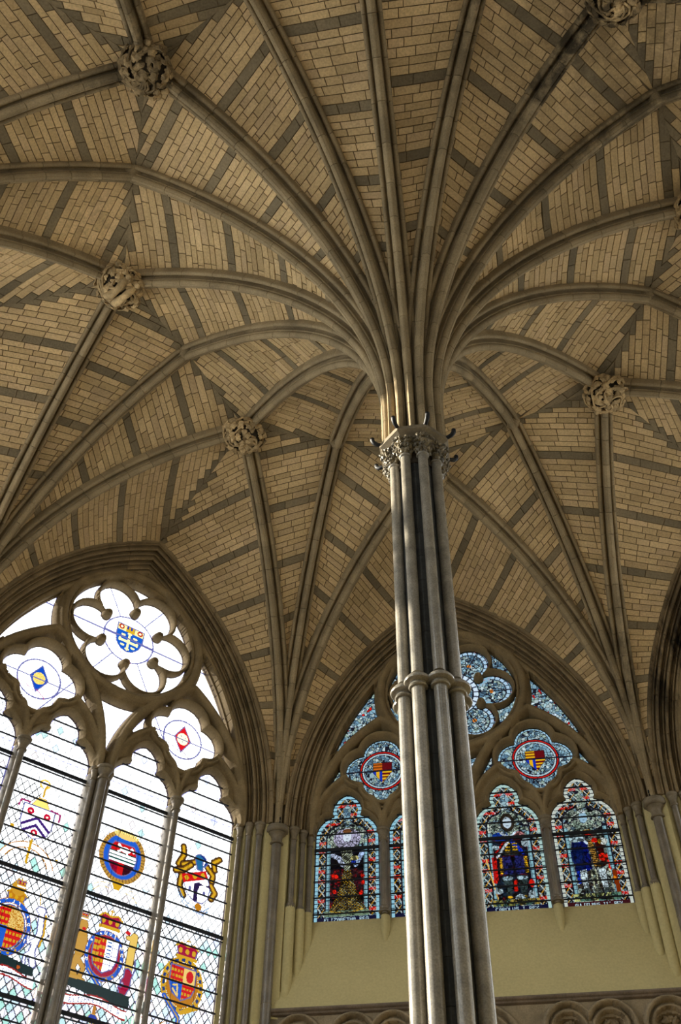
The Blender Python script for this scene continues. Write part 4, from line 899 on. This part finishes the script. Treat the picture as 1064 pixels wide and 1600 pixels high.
def capring(r, z, n=14, m=M_cap, name='capital', half=1.0):
    b = MB(); b.lathe([(r, z-.2), (r*1.3, z-.195), (r*1.38, z-.17), (r*1.12, z-.15), (r*1.2, z-.09), (r*1.6, z-.03), (r*1.75, z-.01), (r*1.6, z), (r*2.0, z+.015), (r*2.05, z+.045), (r*1.9, z+.065), (r*1.5, z+.075), (r*1.0, z+.08)], n=n); d = b.data(name, m, True); d.set_sharp_from_angle(angle=radians(60)); return d
def basering(r, z, m=M_shaft):
    b = MB(); b.lathe([(r*1.7, z-.07), (r*1.75, z-.04), (r*1.45, z-.02), (r*1.35, z+.0), (r*1.5, z+.02), (r*1.2, z+.045), (r, z+.05)], n=14); return b.data('base', m, True)
def bar(u0, u1, z, t, root, R=9.17):
    b = MB(); b.box(u0, u1, R-.012, R+.018, z-t/2, z+t/2); b.build('saddle_bar', M_bar, root)
WN = {45: 1, 0: 2, -45: 3, 90: 4, 135: 5, 180: 6, -135: 7, -90: 8}
WL = {45: 'tall bright window of clear glass with coats of arms at left', 0: 'window of blue and red glass with royal figures behind column', -45: 'steeply seen window under sooty arch at right edge', 90: 'window in the left wall beyond the frame'}
JS = [(3.0, 9.07, .046), (3.12, 8.93, .046), (3.275, 8.79, .055)]
shared = {}
for th in BAY:
    t = radians(th); zb = 10.69 if th == 0 else 6.0
    W_ = link('window_%d' % WN[th], None, rz=t); W_.empty_display_size = .3
    tag(W_, WL.get(th, 'pointed tracery window in the %s wall outside the frame' % SIDE[th].replace('_', ' ')), 'window', kind='structure')
    detailed = th in (0, 45, -45, 90)
    link('tracery', TRAC, W_)
    if detailed:
        for m in ARCH: link('voussoir', m, W_)
    else:
        if 'arch' not in shared:
            b = MB()
            for m in ARCH:
                V = np.zeros(len(m.vertices)*3); m.vertices.foreach_get('co', V); b.add(V.reshape(-1, 3), [tuple(p.vertices) for p in m.polygons])
            shared['arch'] = b.data('arch_moulding', M_arch)
        link('arch_moulding', shared['arch'], W_)
    for c, hw, big in ((-1.56, .10, 0), (0, .22, 1), (1.56, .10, 0)):
        key = (zb, big)
        if key not in shared: shared[key] = (mullion_mesh(hw, zb, big))
        mu = link('mullion', shared[key], W_, loc=(c, 0, 0))
        r = .075 if big else .062
        for k, (dx, dy, rr) in enumerate(([(0, -.25, .08), (-.13, -.13, .05), (.13, -.13, .05)] if big else [(0, -.17, .066)])):
            link('capital', capring(rr, 12.36), mu, loc=(dx, 9.2+dy, 0))
            link('base', basering(rr, zb+.1), mu, loc=(dx, 9.2+dy, 0))
        if th == 0:
            b = MB(); hw2 = hw*.9; G = []
            for z, s, rr in ((10.70, 1, 0), (10.45, 1, 0), (10.2, .9, 0), (10.05, .7, 0), (9.93, .35, 0)):
                G.append([(hw2*s*cos(a), 9.2-.0-(.20 if not big else .30)*s*sin(a), z) for a in np.linspace(0, pi, 9)]+[(0, 9.3, z)])
            b.sweep(G); b.build('plaster_nose', M_plaster, mu, True)
    # jamb shafts
    for sg in (-1, 1):
        for (u, R, r) in JS:
            b = MB(); z0 = zb+.15; b.lathe([(r, z0+(12.2-z0)*i/6) for i in range(7)], n=14); d = b.data('jamb_shaft', M_shaft, True); d.set_sharp_from_angle(angle=radians(60))
            js = link('jamb_shaft', d, W_, loc=(sg*u, R, 0))
            link('capital', capring(r, 12.36), js); link('base', basering(r, zb+.15), js)
            if th == 0:
                b = MB(); b.lathe([(.04, 8.95), (.085, 9.1), (.095, 9.5), (.095, 10.80)], n=16); b.build('plaster_nose', M_plaster, js, True)
    # glass
    if th == 0:
        for i in range(4): panes_from(*fig_light(i), W_)
        tracery_glass('figure', W_, .0115)
    elif th == 45:
        for i in range(4): panes_from(*her_light(i), W_)
        tracery_glass('heraldic', W_)
    else:
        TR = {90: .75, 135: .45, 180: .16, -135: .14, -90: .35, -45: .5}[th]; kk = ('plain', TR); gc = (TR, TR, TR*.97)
        if kk not in shared:
            b = MB()
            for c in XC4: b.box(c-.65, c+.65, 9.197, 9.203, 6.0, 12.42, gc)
            G = []
            for k in range(24):
                z = 12.42+5.1*k/23; hw = max(archhalf(z, .03), .01); G.append([(-hw, 9.2, z), (hw, 9.2, z)])
            b.grid(G, False, gc); shared[kk] = b.data('pane', M_glass)
        link('pane', shared[kk], W_)
    # saddle bars
    if detailed:
        for i, c in enumerate(XC4):
            for z in zlevels(zb):
                thick = min(abs(z-q) for q in ZB_THICK) < .06
                f_ = op_light(np.linspace(c-.66, c+.66, 67), np.full(67, z), c, zb); ok = np.nonzero(f_ < 0)[0]
                if len(ok) < 4: continue
                hw = (ok[-1]-ok[0])*.01+.01
                bar(c-hw, c+hw, z, (.062 if thick else .018), W_)
                if thick: bar(c-hw, c+hw, z-.075, .014, W_)
    # ---------------- wall of this side
    wl = MB(); zz = [0, 1e-3]+list(np.linspace(zb, zb, 1))+[12.42]+list(np.linspace(12.6, 17.45, 16))+[17.62, 19.4]
    wl.box(-4.02, 4.02, 9.27, 9.7, 0, zb, None)
    G1, G2 = [], []
    for z in [zb, 12.42]+list(np.linspace(12.7, 17.5, 18)):
        hw = max(archhalf(z, .06), .0); G1.append([(4.02, 9.27, z), (hw, 9.27, z), (hw+.5, 9.62, z), (4.02, 9.7, z)]); G2.append([(-a, b_, c_) for a, b_, c_ in G1[-1]])
    wl.grid(G1, True); wl.grid(G2, True); wl.box(-4.02, 4.02, 9.27, 9.4, 17.5, 20.0); wl.box(-4.02, 4.02, 9.4, 9.7, 18.0, 20.0)
    wall = wl.build('wall_%s' % SIDE[th], M_plaster, rz=t); tag(wall, 'ochre plastered stone wall of the %s side' % SIDE[th].replace('_', ' '), 'wall', kind='structure')
    b = MB()
    for sg in (-1, 1):
        b.grid([[(sg*2.93, 9.28, z), (sg*2.93, 9.2, z), (sg*3.06, 9.14, z), (sg*3.07, 9.01, z), (sg*3.19, 9.0, z), (sg*3.2, 8.86, z), (sg*3.35, 8.85, z), (sg*3.37, 8.70, z), (sg*3.60, 8.64, z), (sg*3.9, 8.9, z)] for z in (zb-1.9 if th == 0 else 0, 12.44)])
        b.grid([[(sg*2.93, 9.2, 12.44), (sg*3.06, 9.14, 12.44), (sg*3.35, 8.85, 12.44), (sg*3.60, 8.64, 12.44)], [(sg*3.2, 9.3, 12.441), (sg*3.4, 9.3, 12.441), (sg*3.7, 9.1, 12.441), (sg*3.9, 8.9, 12.441)]])
    b.build('plaster_jamb', M_plaster, wall)
    if th == 0:
        b = MB(); b.add([(-3.7, 9.19, 10.70), (3.7, 9.19, 10.70), (3.6, 8.64, 8.93), (-3.6, 8.64, 8.93)], [(0, 1, 2, 3)]); b.add([(-3.7, 9.3, 10.72), (3.7, 9.3, 10.72), (3.7, 9.19, 10.70), (-3.7, 9.19, 10.70)], [(0, 1, 2, 3)]); b.build('sloping_sill', M_plaster, wall)
    else:
        b = MB(); b.add([(-3.0, 9.21, 6.0), (3.0, 9.21, 6.0), (3.0, 8.95, 5.2), (-3.0, 8.95, 5.2)], [(0, 1, 2, 3)]); b.box(-3.8, 3.8, 8.95, 9.3, 0, 5.2); b.build('sloping_sill', M_plaster, wall)
# ---------------- string course and arcade below the figure window
st = MB(); pr = [(9.0, 8.94), (8.62, 8.94), (8.59, 8.925), (8.585, 8.90), (8.60, 8.88), (8.63, 8.865), (8.645, 8.84), (8.70, 8.82), (9.0, 8.80)]
st.sweep([[(u, R, z) for R, z in pr] for u in (-3.56, -1.2, 1.2, 3.56)]); o = st.build('trim_90', M_string); tag(o, 'dark moulded string course under the plain wall below the figure window', 'moulding', kind='structure')
def arcade():
    hgr = .022; xs = np.arange(-3.58, 3.6, hgr); zs = np.arange(7.2, 8.93, hgr); X, Z = np.meshgrid(xs, zs)
    AR = [(-3.02, 8.42, .43), (-2.09, 8.42, .42), (-1.42, 8.42, .42), (0, 8.2, .68), (1.42, 8.42, .42), (2.09, 8.42, .42), (3.02, 8.42, .43)]
    H = np.full(X.shape, .0); best = np.full(X.shape, 9.)
    for cx, cz, r in AR:
        d = np.where(Z > cz, np.hypot(X-cx, Z-cz), np.abs(X-cx)); k = r/.42
        inner = d < r-.03
        best = np.minimum(best, d-r)
    H = np.zeros_like(X); rec = np.zeros_like(X)
    for cx, cz, r in AR:
        d = np.where(Z > cz, np.hypot(X-cx, Z-cz), np.abs(X-cx)); e = d-r; other = e < best+.004
        h = np.where(np.abs(e+.035) < .04, .10*np.sqrt(np.clip(1-((e+.035)/.04)**2, 0, 1)), 0)
        h = np.where((e < -.07) & (e > -.11), -.05, h); h = np.where((e <= -.11) & (e > -.17), .03*np.sqrt(np.clip(1-((e+.14)/.03)**2, 0, 1))-.02, h)
        h = np.where((e <= -.17), -.10, h)
        # cusps
        an = np.arctan2(Z-cz, X-cx); cus = r-.17-.07*np.abs(np.sin(1.5*(an-pi/2)+pi/2)) if False else r-.19-.05*np.abs(np.cos(1.5*(an-pi/2)))**.6
        h = np.where((e <= -.17) & (d < cus), -.22, h)
        H = np.where(other & (e < .005), h, H)
    n, k = X.shape; idx = np.arange(n*k).reshape(n, k); F = np.stack([idx[:-1, :-1].ravel(), idx[:-1, 1:].ravel(), idx[1:, 1:].ravel(), idx[1:, :-1].ravel()], 1)
    V = np.stack([X.ravel(), 8.70-H.ravel(), Z.ravel()], 1); m = mesh('arcade_panel', V, F, M_arcade, True); m.set_sharp_from_angle(angle=radians(60)); return m, AR
am, AR = arcade(); wf = bpy.data.objects['wall_far']; ap = link('arcade_panel', am, wf)
b = MB(); b.box(-3.6, 3.6, 8.72, 9.3, 0, 7.2); b.box(-3.6, 3.6, 8.93, 9.3, 7.2, 8.9); b.build('lower_wall', M_arcade, wf)
rs = np.random.RandomState(5); AL = [leafmesh('leaf', M_arcade, .13, .10, .6, 5), leafmesh('leaf', M_arcade, .11, .07, .9, 3)]
for cx, cz, r in AR:
    for j in range(5):
        a = radians(30+120*(j+.5)/5); lf = link('leaf', AL[rs.randint(2)], ap); orient(lf, (cx+(r-.27)*cos(a)*.7, 8.86, cz+(r-.27)*sin(a)*1.0), (rs.uniform(-.4, .4), -1, rs.uniform(-.4, .4)), rs.uniform(0, 6.28))
# ================================================================== corner wall shafts
r_ = .092
cs = MB(); cs.lathe([(r_, z) for z in (.4, 3, 6, 9, 11.98)], n=20); cs = cs.data('shaft', M_shaft, True); cs.set_sharp_from_angle(angle=radians(60))
cc = MB(); cc.lathe([(.093, 11.985), (.122, 11.99), (.13, 12.005), (.122, 12.022), (.10, 12.03), (.10, 12.09), (.107, 12.13), (.125, 12.165), (.155, 12.19), (.168, 12.20), (.162, 12.215), (.15, 12.22), (.175, 12.225), (.205, 12.24), (.218, 12.27), (.215, 12.30), (.20, 12.31), (.205, 12.32), (.212, 12.335), (.20, 12.355), (.1, 12.36)], n=24); cc = cc.data('capital', M_cap, True); cc.set_sharp_from_angle(angle=radians(42))
cb_ = MB(); cb_.lathe([(.2, .0), (.2, .25), (.16, .3), (.12, .33), (.14, .37), (.1, .4)], n=20); cb_ = cb_.data('base', M_shaft, True)
jr = MB(); jr.lathe([(.093, 0), (.0955, .004), (.0955, .010), (.093, .014)], n=20); jr = jr.data('joint_ring', M_cap, True)
chk = MB(); chk.tube([(0, -.19, 12.34), (0, -.225, 12.36), (0, -.235, 12.40), (0, -.22, 12.45)], .016, 8); chk = chk.data('hook', M_iron, True)
for k in range(8):
    th = 22.5+45*k; th = th if th <= 180 else th-360
    e = link('wall_shaft', None, rz=radians(th), loc=plan(th, RC, 0)); tag(e, 'tall dark marble wall shaft with round capital '+NTXT[th], 'column', kind='structure')
    link('shaft', cs, e); link('capital', cc, e); link('base', cb_, e); link('hook', chk, e)
    for z in (11.05, 10.1, 9.0, 7.2): link('joint_ring', jr, e, loc=(0, 0, z))
# ================================================================== floor, and an added unseen lid that blocks the sky
b = MB(); b.lathe([(10.6, -.2), (10.6, 0)], n=8, ph=pi/8); o = b.build('floor', M_floor); tag(o, 'tiled floor of the octagonal room', 'floor', kind='structure')
b = MB(); b.lathe([(10.7, 19.9), (10.7, 20.1)], n=8, ph=pi/8); o = b.build('sky_lid', M_lid); tag(o, 'added unseen lid above the stone vault that blocks the sky', 'sky_lid', kind='structure')
